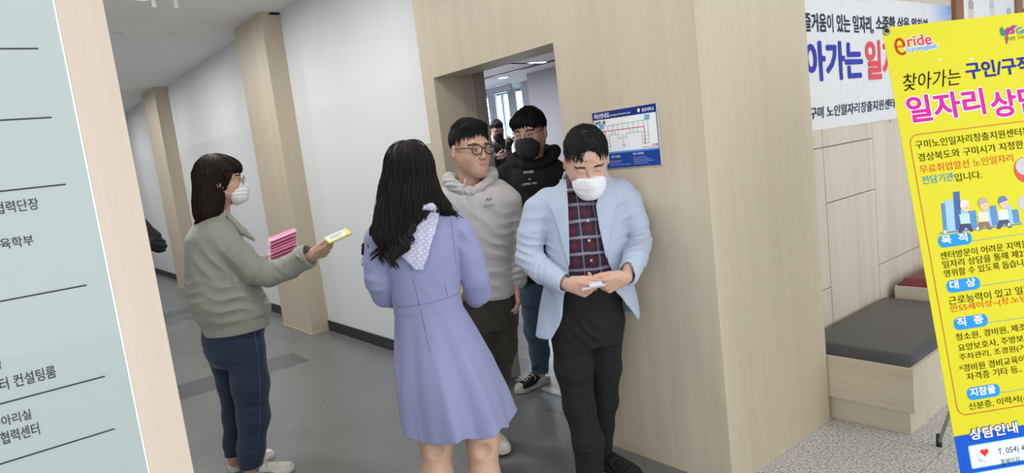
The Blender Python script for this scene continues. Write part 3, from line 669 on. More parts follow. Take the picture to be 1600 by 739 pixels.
for x, y in ((830, 98), (845, 97), (786, 121)):
    q = hz(x, y, RC); t = empty('ceiling_downlight', tuple(q), {830: 'left lamp of the bright pair on the side room ceiling', 845: 'right lamp of the bright pair on the side room ceiling', 786: 'single small lamp on the side room ceiling left of the bright pair'}[x], 'ceiling light', 'side room downlights')
    MB().lathe([(.065, 0), (.07, -.008), (.078, -.006), (.082, 0)], n=20).build('trim_ring', WHT, t, smooth=True)
    MB().lathe([(.0001, -.006), (.068, -.006)], n=20).build('lamp_disc', mat('room_lamp', (1, 1, 1), .5, emit=(.85, .92, 1), estr=12), t)

# ================================================================== SCULPTING FIELD (signed distances meshed by surface nets)
f32 = np.float32
def V3(*a): return np.array(a, float)
def nrm(v): v = np.array(v, float); return v/(np.linalg.norm(v)+1e-12)
class Grid:
    def __init__(s, lo, hi, h):
        s.h = h; s.lo = np.array(lo, float); n = np.ceil((np.array(hi)-s.lo)/h).astype(int)+1
        s.n = n; s.ax = [(s.lo[i]+h*np.arange(n[i])).astype(f32) for i in range(3)]; s.d = np.full(n, .5, f32)
    def _sl(s, lo, hi):
        o = []
        for i in range(3):
            a = int(np.floor((lo[i]-s.lo[i])/s.h)); b = int(np.ceil((hi[i]-s.lo[i])/s.h))+1
            a = max(a, 0); b = min(b, s.n[i])
            if b <= a: return None
            o.append(slice(a, b))
        return tuple(o)
    def _ev(s, prim, m):
        fn, lo, hi = prim; sl = s._sl(np.array(lo)-m, np.array(hi)+m)
        if sl is None: return None, None
        x = s.ax[0][sl[0]][:, None, None]; y = s.ax[1][sl[1]][None, :, None]; z = s.ax[2][sl[2]][None, None, :]
        return sl, fn(x, y, z).astype(f32)
    def add(s, prim, k=0.):
        sl, e = s._ev(prim, k+3*s.h)
        if sl is None: return s
        d = s.d[sl]
        if k > 0:
            h = np.maximum(k-np.abs(d-e), 0)/k; s.d[sl] = np.minimum(d, e)-h*h*k*.25
        else: s.d[sl] = np.minimum(d, e)
        return s
    def sub(s, prim, k=0.):
        sl, e = s._ev(prim, k+3*s.h)
        if sl is None: return s
        d = s.d[sl]; e = -e
        if k > 0:
            h = np.maximum(k-np.abs(d-e), 0)/k; s.d[sl] = np.maximum(d, e)+h*h*k*.25
        else: s.d[sl] = np.maximum(d, e)
        return s
    def keep(s, prim, k=0.):
        """intersection (prim evaluated over the whole grid)"""
        fn = prim[0] if isinstance(prim, tuple) else prim
        e = fn(s.ax[0][:, None, None], s.ax[1][None, :, None], s.ax[2][None, None, :]).astype(f32)
        d = s.d
        if k > 0: h = np.maximum(k-np.abs(d-e), 0)/k; s.d = np.maximum(d, e)+h*h*k*.25
        else: s.d = np.maximum(d, e)
        return s
    def disp(s, fn, lo=None, hi=None):
        sl = s._sl(lo if lo is not None else s.lo, hi if hi is not None else s.lo+s.h*s.n)
        if sl is None: return s
        x = s.ax[0][sl[0]][:, None, None]; y = s.ax[1][sl[1]][None, :, None]; z = s.ax[2][sl[2]][None, None, :]
        s.d[sl] += fn(x, y, z).astype(f32); return s
    def fold(s, c, axis, R, lam, amp, ph=0., bend=0., sharp=True):
        """a bunch of soft creases crossing `axis` round point c"""
        c = np.array(c); a = nrm(axis); R3 = np.array([R]*3 if np.isscalar(R) else R)
        b = nrm(np.cross(a, (.3, .5, .8)))
        def fn(x, y, z):
            dx, dy, dz = x-c[0], y-c[1], z-c[2]
            w = np.exp(-((dx/R3[0])**2+(dy/R3[1])**2+(dz/R3[2])**2)*1.5)
            t = (dx*a[0]+dy*a[1]+dz*a[2]); q = (dx*b[0]+dy*b[1]+dz*b[2])
            v = np.sin((t+bend*np.sin(q*28+ph))*(2*np.pi/lam)+ph)
            if sharp: v = 1-2*np.sqrt(np.abs(.5-.5*v)+1e-4)
            return -amp*w*v
        return s.disp(fn, c-R3*1.6, c+R3*1.6)
    def wob(s, amp, sc, seed=0):
        r = np.random.RandomState(seed); K = r.normal(size=(5, 3))*sc; ph = r.uniform(0, 6.28, 5)
        def fn(x, y, z):
            o = 0
            for k_, p_ in zip(K, ph): o = o+np.sin(x*k_[0]+y*k_[1]+z*k_[2]+p_)
            return o*amp/5
        return s.disp(fn)
    def mesh(s):
        d = s.d; ins = d < 0
        if not ins.any(): return np.zeros((0, 3)), []
        d[0] = np.maximum(d[0], .001); d[-1] = np.maximum(d[-1], .001); d[:, 0] = np.maximum(d[:, 0], .001); d[:, -1] = np.maximum(d[:, -1], .001); d[:, :, 0] = np.maximum(d[:, :, 0], .001); d[:, :, -1] = np.maximum(d[:, :, -1], .001)
        ins = d < 0
        nx, ny, nz = d.shape
        cnt = np.zeros((nx-1, ny-1, nz-1), np.int8)
        for i in (0, 1):
            for j in (0, 1):
                for k in (0, 1): cnt += ins[i:nx-1+i, j:ny-1+j, k:nz-1+k]
        act = (cnt > 0) & (cnt < 8); I = np.argwhere(act); n = len(I)
        idx = np.full(act.shape, -1, np.int64); idx[act] = np.arange(n)
        acc = np.zeros((n, 3)); w = np.zeros(n)
        C = [(i, j, k) for i in (0, 1) for j in (0, 1) for k in (0, 1)]
        vals = {c: d[I[:, 0]+c[0], I[:, 1]+c[1], I[:, 2]+c[2]] for c in C}
        for a in C:
            for ax in range(3):
                if a[ax]: continue
                b = list(a); b[ax] = 1; b = tuple(b)
                va, vb = vals[a], vals[b]; cr = (va < 0) != (vb < 0)
                t = np.where(cr, va/(va-vb+1e-20), 0)
                p = np.array(a, float)[None, :].repeat(n, 0); p[:, ax] += t
                acc += p*cr[:, None]; w += cr
        V = (I+acc/w[:, None])*s.h+s.lo
        F = []
        for ax in range(3):
            sl0 = [slice(1, -1)]*3; sl1 = [slice(1, -1)]*3; sl0[ax] = slice(0, -1); sl1[ax] = slice(1, None)
            a = ins[tuple(sl0)]; b = ins[tuple(sl1)]; E = np.argwhere(a != b); fl = a[tuple(E.T)]
            o = np.array([1, 1, 1]); o[ax] = 0; E = E+o
            u, v = [q for q in range(3) if q != ax]
            def cell(du, dv):
                e = E.copy(); e[:, u] -= du; e[:, v] -= dv; return idx[e[:, 0], e[:, 1], e[:, 2]]
            q = np.stack([cell(1, 1), cell(0, 1), cell(0, 0), cell(1, 0)], 1)
            if ax == 1: fl = ~fl
            q[~fl] = q[~fl][:, ::-1]; F.append(q)
        return V, np.concatenate(F)
    def sample(s, P):
        q = (P-s.lo)/s.h; i = np.clip(np.floor(q).astype(int), 0, s.n-2); t = np.clip(q-i, 0, 1); o = 0
        for a in (0, 1):
            for b in (0, 1):
                for c in (0, 1):
                    o = o+s.d[i[:, 0]+a, i[:, 1]+b, i[:, 2]+c]*(t[:, 0] if a else 1-t[:, 0])*(t[:, 1] if b else 1-t[:, 1])*(t[:, 2] if c else 1-t[:, 2])
        return o
    def grad(s, P):
        e = s.h; G = np.stack([s.sample(P+np.eye(3)[i]*e)-s.sample(P-np.eye(3)[i]*e) for i in range(3)], 1)
        return G/(np.linalg.norm(G, axis=1)[:, None]+1e-9)
def front(g, pts, e=.0, y1=None):
    """the first surface of a field met from the front (-y) at the given x,z"""
    out = []
    ys = np.arange(g.lo[1]+g.h, (g.lo[1]+g.h*(g.n[1]-2)) if y1 is None else y1, g.h*.5)
    for q in pts:
        Q = np.stack([np.full_like(ys, q[0]), ys, np.full_like(ys, q[2])], 1); v = g.sample(Q); k = np.nonzero(v < 0)[0]
        out.append(V3(q[0], (ys[k[0]] if len(k) else q[1])-e, q[2]))
    return out
def cone(a, b, ra, rb, e=None, sq=1.):
    """tapered capsule; squeezed along unit e by factor sq (<1 thinner)"""
    a = np.array(a, float); b = np.array(b, float); ab = b-a; L2 = ab.dot(ab)+1e-12; R = max(ra, rb)
    if e is not None: e = nrm(e)
    def fn(x, y, z):
        dx, dy, dz = x-a[0], y-a[1], z-a[2]
        t = np.clip((dx*ab[0]+dy*ab[1]+dz*ab[2])/L2, 0, 1)
        px, py, pz = dx-t*ab[0], dy-t*ab[1], dz-t*ab[2]
        if e is not None:
            q = (px*e[0]+py*e[1]+pz*e[2])*(1/sq-1); px = px+q*e[0]; py = py+q*e[1]; pz = pz+q*e[2]
        return np.sqrt(px*px+py*py+pz*pz)-(ra+t*(rb-ra))
    return fn, np.minimum(a, b)-R, np.maximum(a, b)+R
def chain(pts, rs, **k): return [cone(pts[i], pts[i+1], rs[i], rs[i+1], **k) for i in range(len(pts)-1)]
def ell(c, r, R=None):
    c = np.array(c, float); r = np.array(r, float)
    def fn(x, y, z):
        dx, dy, dz = x-c[0], y-c[1], z-c[2]
        if R is not None: dx, dy, dz = (R[0][i]*dx+R[1][i]*dy+R[2][i]*dz for i in range(3))
        k0 = np.sqrt((dx/r[0])**2+(dy/r[1])**2+(dz/r[2])**2); k1 = np.sqrt((dx/r[0]**2)**2+(dy/r[1]**2)**2+(dz/r[2]**2)**2)+1e-9
        return k0*(k0-1)/k1
    m = r.max() if R is not None else r
    return fn, c-m, c+m
def rbox(c, hh, r=.0, R=None):
    c = np.array(c, float); hh = np.array(hh, float)
    def fn(x, y, z):
        dx, dy, dz = x-c[0], y-c[1], z-c[2]
        if R is not None: dx, dy, dz = (R[0][i]*dx+R[1][i]*dy+R[2][i]*dz for i in range(3))
        qx, qy, qz = np.abs(dx)-hh[0]+r, np.abs(dy)-hh[1]+r, np.abs(dz)-hh[2]+r
        return np.sqrt(np.maximum(qx, 0)**2+np.maximum(qy, 0)**2+np.maximum(qz, 0)**2)+np.minimum(np.maximum(np.maximum(qx, qy), qz), 0)-r
    m = np.linalg.norm(hh) if R is not None else hh
    return fn, c-m, c+m
def loft(rows, mod=None, p=2., grow=0.):
    """rows (z, cx, cy, rx, ry) stacked along z; mod(theta, z) scales the radius"""
    rows = sorted([list(map(float, r)) for r in rows]); A = np.array(rows); zs = A[:, 0]
    zz = np.linspace(zs[0], zs[-1], 80); B = [np.interp(zz, zs, A[:, i]) for i in range(1, 5)]
    ker = np.array([1, 2, 3, 2, 1.])/9
    B = [np.convolve(np.pad(q, 2, 'edge'), ker, 'valid') for q in B]
    B[2] = B[2]+grow; B[3] = B[3]+grow
    def fn(x, y, z):
        cx, cy, rx, ry = [np.interp(z, zz, q) for q in B]
        dx, dy = (x-cx), (y-cy)
        if mod is not None:
            m = mod(np.arctan2(dy, dx), z); rx = rx*m; ry = ry*m
        if p == 2.:
            k = np.sqrt((dx/rx)**2+(dy/ry)**2)
        else: k = ((np.abs(dx)/rx)**p+(np.abs(dy)/ry)**p)**(1/p)
        ln = np.sqrt(dx*dx+dy*dy)+1e-6
        d = ln*(1-1/np.maximum(k, .05))
        d = np.where(k < .3, -np.minimum(rx, ry)*.7, d)
        return np.maximum(d, np.maximum(zs[0]-z, z-zs[-1]))
    R = max(A[:, 3].max(), A[:, 4].max())*1.35+grow
    return fn, V3(A[:, 1].min()-R, A[:, 2].min()-R, zs[0]), V3(A[:, 1].max()+R, A[:, 2].max()+R, zs[-1])
def plane(p0, n):
    p0 = np.array(p0); n = nrm(n); return lambda x, y, z: (x-p0[0])*n[0]+(y-p0[1])*n[1]+(z-p0[2])*n[2]
def poly2(pts, ax=(0, 2)):
    """signed distance to a polygon in two of the axes (an endless prism)"""
    P = np.array(pts, float); n = len(P)
    def fn(x, y, z):
        c = (x, y, z); u, v = c[ax[0]], c[ax[1]]; d = None; s = None
        for i in range(n):
            a, b = P[i], P[i-1]; e = b-a; wu, wv = u-a[0], v-a[1]
            t = np.clip((wu*e[0]+wv*e[1])/(e.dot(e)+1e-12), 0, 1); q = (wu-e[0]*t)**2+(wv-e[1]*t)**2
            d = q if d is None else np.minimum(d, q)
            c1 = v >= a[1]; c2 = v < b[1]; c3 = e[0]*wv > e[1]*wu
            fl = (c1 & c2 & c3) | (~c1 & ~c2 & ~c3); s = np.where(fl, -1., 1.) if s is None else s*np.where(fl, -1., 1.)
        return np.sqrt(d)*s
    return fn
def patch(prim, reg, t=.004, th=.003, ycut=0., front=True):
    """a sheet lying on prim, cut to a region"""
    fn0 = prim[0]
    def fn(x, y, z):
        d = np.abs(fn0(x, y, z)-t)-th
        return np.maximum(np.maximum(d, reg(x, y, z)), (y-ycut) if front else (ycut-y))
    return fn, prim[1]-.02, prim[2]+.02

def np_mesh(name, V, F, m, parent=None, smooth=True, mi=None):
    me = bpy.data.meshes.new(name); F = np.asarray(F); n = F.shape[1]
    me.vertices.add(len(V)); me.vertices.foreach_set('co', np.asarray(V, f32).ravel())
    me.loops.add(F.size); me.loops.foreach_set('vertex_index', F.astype(np.int32).ravel())
    me.polygons.add(len(F)); me.polygons.foreach_set('loop_start', np.arange(0, F.size, n, dtype=np.int32)); me.polygons.foreach_set('loop_total', np.full(len(F), n, np.int32))
    if mi is not None: me.polygons.foreach_set('material_index', np.asarray(mi, np.int32))
    me.polygons.foreach_set('use_smooth', np.full(len(F), smooth)); me.update(calc_edges=True); me.validate()
    return link(name, me, parent, m)
def cat(parts):
    V = []; F = []; n = 0
    for v, f in parts:
        if len(v) == 0: continue
        V.append(np.asarray(v)); F.append(np.asarray(f)+n); n += len(v)
    return np.concatenate(V), np.concatenate(F)
def tubes(PL, RL, n=5, flat=None):
    """PL (N,k,3) polylines, RL (N,k) radii -> verts, quads"""
    PL = np.asarray(PL, float); N_, k, _ = PL.shape; T = np.empty_like(PL); T[:, 1:-1] = PL[:, 2:]-PL[:, :-2]; T[:, 0] = PL[:, 1]-PL[:, 0]; T[:, -1] = PL[:, -1]-PL[:, -2]
    T /= np.linalg.norm(T, axis=2)[..., None]+1e-9
    a = np.cross(T, V3(.31, .52, .79)); a /= np.linalg.norm(a, axis=2)[..., None]+1e-9; b = np.cross(T, a)
    th = 2*np.pi*np.arange(n)/n
    V = PL[:, :, None, :]+RL[:, :, None, None]*(a[:, :, None, :]*np.cos(th)[None, None, :, None]+b[:, :, None, :]*np.sin(th)[None, None, :, None])
    base = (np.arange(N_)*k*n)[:, None, None]+(np.arange(k-1)*n)[None, :, None]; j = np.arange(n)[None, None, :]; j2 = (np.arange(n)+1) % n
    j2 = j2[None, None, :]
    F = np.stack([base+j, base+j2, base+n+j2, base+n+j], -1).reshape(-1, 4)
    return V.reshape(-1, 3), F
def nrm_rows(A): return A/(np.linalg.norm(A, axis=1)[:, None]+1e-9)
def strands(g, N_, flow, steps, sl, lift, r0, seed=1, keepf=None, jit=.25):
    """hair strands that run over the field's surface along flow(P)"""
    r = np.random.RandomState(seed); V, _ = g.mesh()
    if keepf is not None: V = V[keepf(V)]
    P = V[r.randint(0, len(V), N_)]; J = r.normal(size=P.shape)*jit; lf = (r.uniform(.2, 1, N_)*lift)[:, None]; out = [P+g.grad(P)*lf*0]
    for i in range(steps):
        D = flow(P)+J*.5; G = g.grad(P); D = D-G*(D*G).sum(1)[:, None]; D /= np.linalg.norm(D, axis=1)[:, None]+1e-9
        Q = P+D*sl; G = g.grad(Q); sv = g.sample(Q)[:, None]; Q = Q-G*np.clip(sv-lf*min(1, (i+1)/2), -.008, .008)
        ok = (np.abs(sv) < .02) & (np.abs(g.sample(Q)[:, None]) < .02); P = np.where(ok, Q, P+nrm_rows(V3(0, 0, -1)+J*.35)*sl*.22); out.append(P)
    PL = np.stack(out, 1); R = r0*np.linspace(1, .15, steps+1)[None, :]*r.uniform(.7, 1.2, N_)[:, None]
    return tubes(PL, R)

# ------------------------------------------------------------------ people
def rotm(yaw=0, pitch=0, roll=0):
    y, p, r = map(math.radians, (yaw, pitch, roll))
    Rz = np.array([[math.cos(y), -math.sin(y), 0], [math.sin(y), math.cos(y), 0], [0, 0, 1]])
    Rx = np.array([[1, 0, 0], [0, math.cos(p), -math.sin(p)], [0, math.sin(p), math.cos(p)]])
    Ry = np.array([[math.cos(r), 0, math.sin(r)], [0, 1, 0], [-math.sin(r), 0, math.cos(r)]])
    return Rz@Rx@Ry
class Person:
    def __init__(s, base, label, group=None):
        s.b = np.array([base[0], base[1], 0.]); v = s.b.copy(); v[2] = 0; s.dist = np.linalg.norm(v); v /= s.dist
        s.v = v; s.r = np.array([v[1], -v[0], 0.])
        s.root = empty('person', tuple(s.b), label, 'person'); s.root.rotation_euler = (0, 0, math.atan2(s.r[1], s.r[0]))
        s.k = s.dist
    def P(s, x, y, off=0.):
        """point of the figure under picture position x,y, off metres behind the plane of the feet"""
        q = hit(x, y, s.b+s.v*off, s.v)-s.b; return V3(q.dot(s.r), off, q[2])
    def W(s, x, y, w, off=0.): return float(np.linalg.norm(s.P(x+w*.993, y-.121*w, off)-s.P(x, y, off)))
    def row(s, x, y, w, off, ry):
        p = s.P(x, y, off); return (p[2], p[0], off, s.W(x, y, w, off), ry)
    def row2(s, xl, xr, y, off, ry):
        """silhouette edges xl, xr at mean height y (measured along the tilted horizontal)"""
        return s.row((xl+xr)/2, y, (xr-xl)/2/.993, off, ry)
    def obj(s, name, g, m, parent=None):
        V, F = g.mesh() if isinstance(g, Grid) else g
        return np_mesh(name, V, F, m, parent or s.root)
def head_skin(g, nend, rneck=.054, fem=False, jawf=1., lid=.0036):
    for sx in (-1, 1):
        pass
    g.add(ell((0, .014, .036), (.073, .090, .080)))
    g.add(ell((0, -.020, -.012), (.064*jawf, .068, .085)), .045)
    for sx in (-1, 1):
        g.add(cone((sx*.047*jawf, .0, -.050), (sx*.016, -.062, -.096), .024, .019), .045)
        g.add(ell((sx*.036*jawf, -.056, -.034), (.024, .026, .030)), .03)
    g.add(ell((0, -.070, -.100), (.022, .018, .016)), .03); g.add(ell((0, -.075, -.068), (.030, .019, .024)), .025)
    g.add(cone((-.038, -.077, .021), (.038, -.077, .021), .008, .008), .016)
    for sx in (-1, 1): g.sub(ell((sx*.032, -.100, .000), (.019, .019, .012)), .014)
    g.add(cone((0, -.083, .004), (0, -.106, -.034), .0065, .0105), .010)
    for sx in (-1, 1):
        g.add(ell((sx*.0115, -.097, -.039), (.0085, .010, .0072)), .006); g.sub(ell((sx*.007, -.104, -.0465), (.0035, .005, .003)), .002)
        g.add(ell((sx*.032, -.0735, .0), (.0150, .0150, .0138)), .004); g.sub(ell((sx*.032, -.090, -.0015), (.0130, .010, lid)), .0012); g.add(cone((sx*.020, -.0885, .0035+lid*.5), (sx*.044, -.083, .003+lid*.5), .0022, .0018), .004)
        Re = rotm(sx*22, -8, 0); g.add(ell((sx*.0795, .012, -.010), (.0090, .0180, .030), Re), .006); g.sub(ell((sx*.0890, .007, -.008), (.0060, .0105, .019), Re), .004)
    g.sub(cone((-.016, -.103, -.0685), (.016, -.103, -.0685), .002, .002), .003)
    for c in (cone((0, .020, -.065), nend, rneck, rneck+.004),): g.add(c, .03)
    return g
class Head:
    """face, hair, glasses and mask in head coordinates (x: viewer's right, -y: face, z up, origin between the eyes' level)"""
    def __init__(s, per, c, yaw=0, pitch=0, roll=0, sc=1.):
        s.p = per; s.c = np.array(c); s.R = rotm(yaw, pitch, roll); s.sc = sc
    def T(s, V): return (np.asarray(V)*s.sc)@s.R.T+s.c
    def inv(s, p): return (s.R.T@(np.array(p)-s.c))/s.sc
    def skin(s, neck_end, h=.0021, **k):
        ne = s.inv(neck_end); lo = np.minimum(V3(-.095, -.125, -.13), ne-.07); hi = np.maximum(V3(.095, .115, .125), ne+.07)
        g = Grid(lo, hi, h); head_skin(g, ne, **k); s.g = g; V, F = g.mesh(); return s.T(V), F
    def put(s, name, VF, m, parent=None): V, F = VF; return np_mesh(name, s.T(V), F, m, parent or s.p.root)
    def eyes(s, look=(0, 0), parent=None, lips=None, brow=None):
        par = parent or s.p.root; iris = mat('iris_dark_brown', (.02, .010, .006), .15); wht = mat('eye_white', (.50, .47, .45), .3)
        for sx in (-1, 1):
            mb = MB(); mb.ball((0, 0, 0), .0124, 16, 12); mb.cur = 1
            d = nrm((look[0], -1, look[1])); mb.ball(d*.0060, .0072, 12, 8)
            V = np.array(mb.v)+V3(sx*.032, -.0735, 0)
            me = bpy.data.meshes.new('eye'); me.from_pydata([tuple(q) for q in s.T(V)], [], mb.f); o = link('eye', me, par, [wht, iris])
            me.polygons.foreach_set('material_index', mb.mi); me.polygons.foreach_set('use_smooth', [True]*len(me.polygons))
        if lips is not None:
            g = Grid((-.03, -.12, -.09), (.03, -.065, -.05), .001); yl = front(s.g, [V3(0, 0, -.0685)])[0][1]+.0036
            for sx in (-1, 1): g.add(ell((sx*.007, yl, -.0648), (.0165, .0060, .0040)), .004)
            g.add(ell((0, yl, -.0725), (.0180, .0070, .0056)), .001); g.keep(lambda x, y, z: np.sqrt(x*x/(.023**2)+(z+.0685)**2/(.0115**2))*.0115-.0115+y*0, .002)
            s.put('lips', g.mesh(), mat('lips', lips, .45), par)
        if brow is not None:
            for sx in (-1, 1):
                r = np.random.RandomState(3); n = 150; t = r.uniform(0, 1, n); x = sx*(.014+.036*t); z = .0185+.006*np.sin(t*2.6)-.003*t+r.uniform(-.0032, .0026, n)
                a = np.array(front(s.g, np.stack([x, x*0-.09, z], 1), .0004)); b = np.array(front(s.g, a+np.stack([sx*np.full(n, .006), x*0, .001-.003*t], 1), .0012))
                s.put('eyebrow', tubes(np.stack([a, (a+b)/2+V3(0, -.0012, 0), b], 1), np.tile([.0008, .0008, .0003], (n, 1)), 4), brow, par)
    def glasses(s, m, rx=.0225, rz=.0205, tr=.0016, y0=-.105, z0=-.003, parent=None, tr2=None, sep=.033, shp=2.2):
        par = parent or s.p.root; e = None
        pts = []; parts = []
        g = MB()
        for sx in (-1, 1):
            L_ = []
            for i in range(28):
                t = 2*math.pi*i/28; cx, cz = math.cos(t), math.sin(t)
                ux = math.copysign(abs(cx)**(2/shp), cx); uz = math.copysign(abs(cz)**(2/shp), cz)
                x = sx*sep+rx*ux; L_.append(s.T(V3(x, y0+.9*max(0, abs(x)-.02)**1.6, z0+rz*uz)))
            g.tube(L_, tr*s.sc, 7, closed=True)
        o = g.build('spectacles', m, par, smooth=True)
        MB().tube([s.T(V3(x, y0-.001-.003*math.cos(x*150), z0+.006+.002*math.cos(x*150))) for x in np.linspace(-(sep-rx)-.001, sep-rx+.001, 7)], (tr2 or tr)*s.sc, 7).build('bridge', m, o, smooth=True)
        for sx in (-1, 1):
            a = V3(sx*(sep+rx), y0+.012, z0+.007); b = V3(sx*.0765, -.045, z0+.008); c = V3(sx*.0785, .0, z0+.007); d = V3(sx*.077, .022, -.018)
            MB().tube([s.T(q) for q in (a, b, c, d)], (tr2 or tr)*s.sc, 7, up=(0, 0, 1)).build('temple_arm', m, o, smooth=True)
            mb = MB(); V = [s.T(V3(sx*sep+rx*.97*math.cos(t), y0+.9*max(0, abs(sx*sep+rx*.97*math.cos(t))-.02)**1.6, z0+rz*.97*math.sin(t))) for t in np.linspace(0, 2*math.pi, 25)[:-1]]
            n_ = s.R@V3(0, .0008, 0); mb.add(list(V)+[v+n_ for v in V], [tuple(range(24)), tuple(range(24, 48))[::-1]]+[(i, (i+1) % 24, 24+(i+1) % 24, 24+i) for i in range(24)])
            mb.build('lens', mat('clear_lens', (1, 1, 1), .0, trans=1.), o)
        return o
    def mask(s, m, loopm, top=-.010, slope=.30, pleats=0, ridge=0, parent=None, back=-.022, low=-.130, big=1.):
        par = parent or s.p.root
        g = Grid((-.085, -.14, -.15), (.085, .03, .02), .0018)
        g.add(ell((0, -.058, -.062), (.064*big, .060, .068*big))); g.add(cone((0, -.098, -.014), (0, -.108, -.042), .009, .009), .035); g.add(ell((0, -.080, -.090), (.032, .030, .030)), .04)
        g.keep(lambda x, y, z: z-(top-slope*np.abs(x))+y*0, .002); g.keep(lambda x, y, z: (y-back-.25*np.abs(x))+z*0, .003); g.keep(lambda x, y, z: (low-z)-.4*(y+.07)+x*0, .004)
        if pleats: g.disp(lambda x, y, z: -.0013*np.sign(np.sin(z*2*np.pi/.019))*(np.abs(z+.06) < .03)+x*0+y*0)
        if ridge: g.disp(lambda x, y, z: -.0012*np.exp(-((z+.046+.25*np.abs(x))/.0022)**2)-.0012*np.exp(-((z+.082-.12*np.abs(x))/.0022)**2)+y*0)
        o = s.put('face_mask', g.mesh(), m, par)
        for sx in (-1, 1):
            for a, b in (((sx*.060, back-.016, -.034), (sx*.0755, -.010, -.014)), ((sx*.054, back-.018, -.086), (sx*.0735, -.004, -.052))):
                c = V3(sx*.083, .022, -.004) if a[2] > -.05 else V3(sx*.080, .022, -.030)
                MB().tube([s.T(V3(*a)), s.T(V3(*b)), s.T(c)], .0014*s.sc, 6).build('ear_loop', loopm, o, smooth=True)
        return o
def hand(W_, D, Nn, side, curls, spread=.0, thumb=(.55, .5, 20, 15), sc=1., arm=None, h=.0019, armr=.026):
    """palm, five unequal bent fingers; D along the hand, Nn out of the palm, side=+1/-1 which way the thumb lies"""
    D = nrm(D); Nn = nrm(np.array(Nn)-D*np.dot(Nn, D)); S = np.cross(Nn, D)*side; W_ = np.array(W_)
    def L_(d, s_, n): return W_+(D*d+S*s_+Nn*n)*sc
    prs = []; ks = (.030, .010, -.0105, -.030); kd = (.086, .090, .086, .078)
    ph = ((.040, .025, .021), (.044, .029, .022), (.041, .027, .021), (.032, .020, .019))
    E = W_-D*.03 if arm is None else np.array(arm)
    prs.append((cone(E, W_, armr, .0225*sc, e=Nn, sq=.85), .0)); prs.append((cone(W_, L_(.02, 0, 0), .0225*sc, .024*sc, e=Nn, sq=.72), .012))
    for i in range(4): prs.append((cone(L_(.012, ks[i]*.55, 0), L_(kd[i]*.96, ks[i], -.001), .0145*sc, .0108*sc), .010))
    prs.append((cone(L_(.02, .022, .007), L_(.052, .026, .006), .014*sc, .012*sc), .010))
    out = []
    for i in range(4):
        p = L_(kd[i], ks[i], -.001); a = 0; dirx = nrm(D+S*spread*(1.5-i)*.5); r0 = (.0090, .0092, .0088, .0078)[i]*sc
        for j in range(3):
            a += math.radians(curls[i][j]); q = p+(dirx*math.cos(a)+Nn*math.sin(a))*ph[i][j]*sc; out.append((cone(p, q, r0*(1-.06*j), r0*(.93-.08*j)), .0025)); p = q
    tb = L_(.022, .026, .006); a0, el, b1, b2 = thumb; d0 = nrm(D*math.cos(a0)+S*math.sin(a0)+Nn*el); p = tb; rr = (.0125, .0108, .0098, .0085)
    d = d0
    for j, ln in enumerate((.038, .031, .026)):
        if j: an = math.radians((b1, b2)[j-1]); tgt = nrm(D-S*.3+Nn*.1); d = nrm(d*math.cos(an)+tgt*math.sin(an))
        q = p+d*ln*sc; out.append((cone(p, q, rr[j]*sc, rr[j+1]*sc), .008 if j == 0 else .003)); p = q
    lo = np.min([q[0][1] for q in prs+out], 0)-.006; hi = np.max([q[0][2] for q in prs+out], 0)+.006
    g = Grid(lo, hi, h)
    for q, k in prs+out: g.add(q, k)
    return g.mesh()
def skinm(name, c):
    def bld(nt, b):
        mp = coords(nt, (60, 60, 60)); n = N(nt, 'ShaderNodeTexNoise'); n.inputs['Scale'].default_value = 1; n.inputs['Detail'].default_value = 3; L(nt, mp, 0, n, 'Vector')
        r = ramp(nt, [(.3, tuple(q*.93 for q in c)), (.7, tuple(min(1, q*1.05) for q in c))]); L(nt, n, 0, r, 0); L(nt, r, 0, b, 'Base Color')
    return mat(name, c, .5, build=bld, sss=.12)
def hairm(name, c, c2):
    def bld(nt, b):
        mp = coords(nt, (260, 260, 22)); n = N(nt, 'ShaderNodeTexNoise'); n.inputs['Scale'].default_value = 1; n.inputs['Detail'].default_value = 3; L(nt, mp, 0, n, 'Vector')
        r = ramp(nt, [(.35, c), (.7, c2)]); L(nt, n, 0, r, 0); L(nt, r, 0, b, 'Base Color'); bump(nt, b, n, 0, .12, .002)
    return mat(name, c, .62, build=bld, spec=.28)
def clothm(name, c, rough=.85, weave=900, var=.10, bmp=.12, sheen=.15, crease=.0):
    def bld(nt, b):
        mp = coords(nt, (weave,)*3); n = N(nt, 'ShaderNodeTexNoise'); n.inputs['Scale'].default_value = 1; n.inputs['Detail'].default_value = 2; L(nt, mp, 0, n, 'Vector')
        r = ramp(nt, [(.3, tuple(q*(1-var) for q in c)), (.7, tuple(min(1, q*(1+var)) for q in c))]); L(nt, n, 0, r, 0); L(nt, r, 0, b, 'Base Color')
        if crease:
            mp2 = coords(nt, (14, 14, 7)); n2 = N(nt, 'ShaderNodeTexNoise'); n2.inputs['Scale'].default_value = 1; n2.inputs['Detail'].default_value = 4; n2.inputs['Distortion'].default_value = .6; L(nt, mp2, 0, n2, 'Vector')
            bb = bump(nt, b, n2, 0, crease, .03)
        elif bmp: bump(nt, b, n, 0, bmp, .001)
    return mat(name, c, rough, build=bld, sheen=sheen)
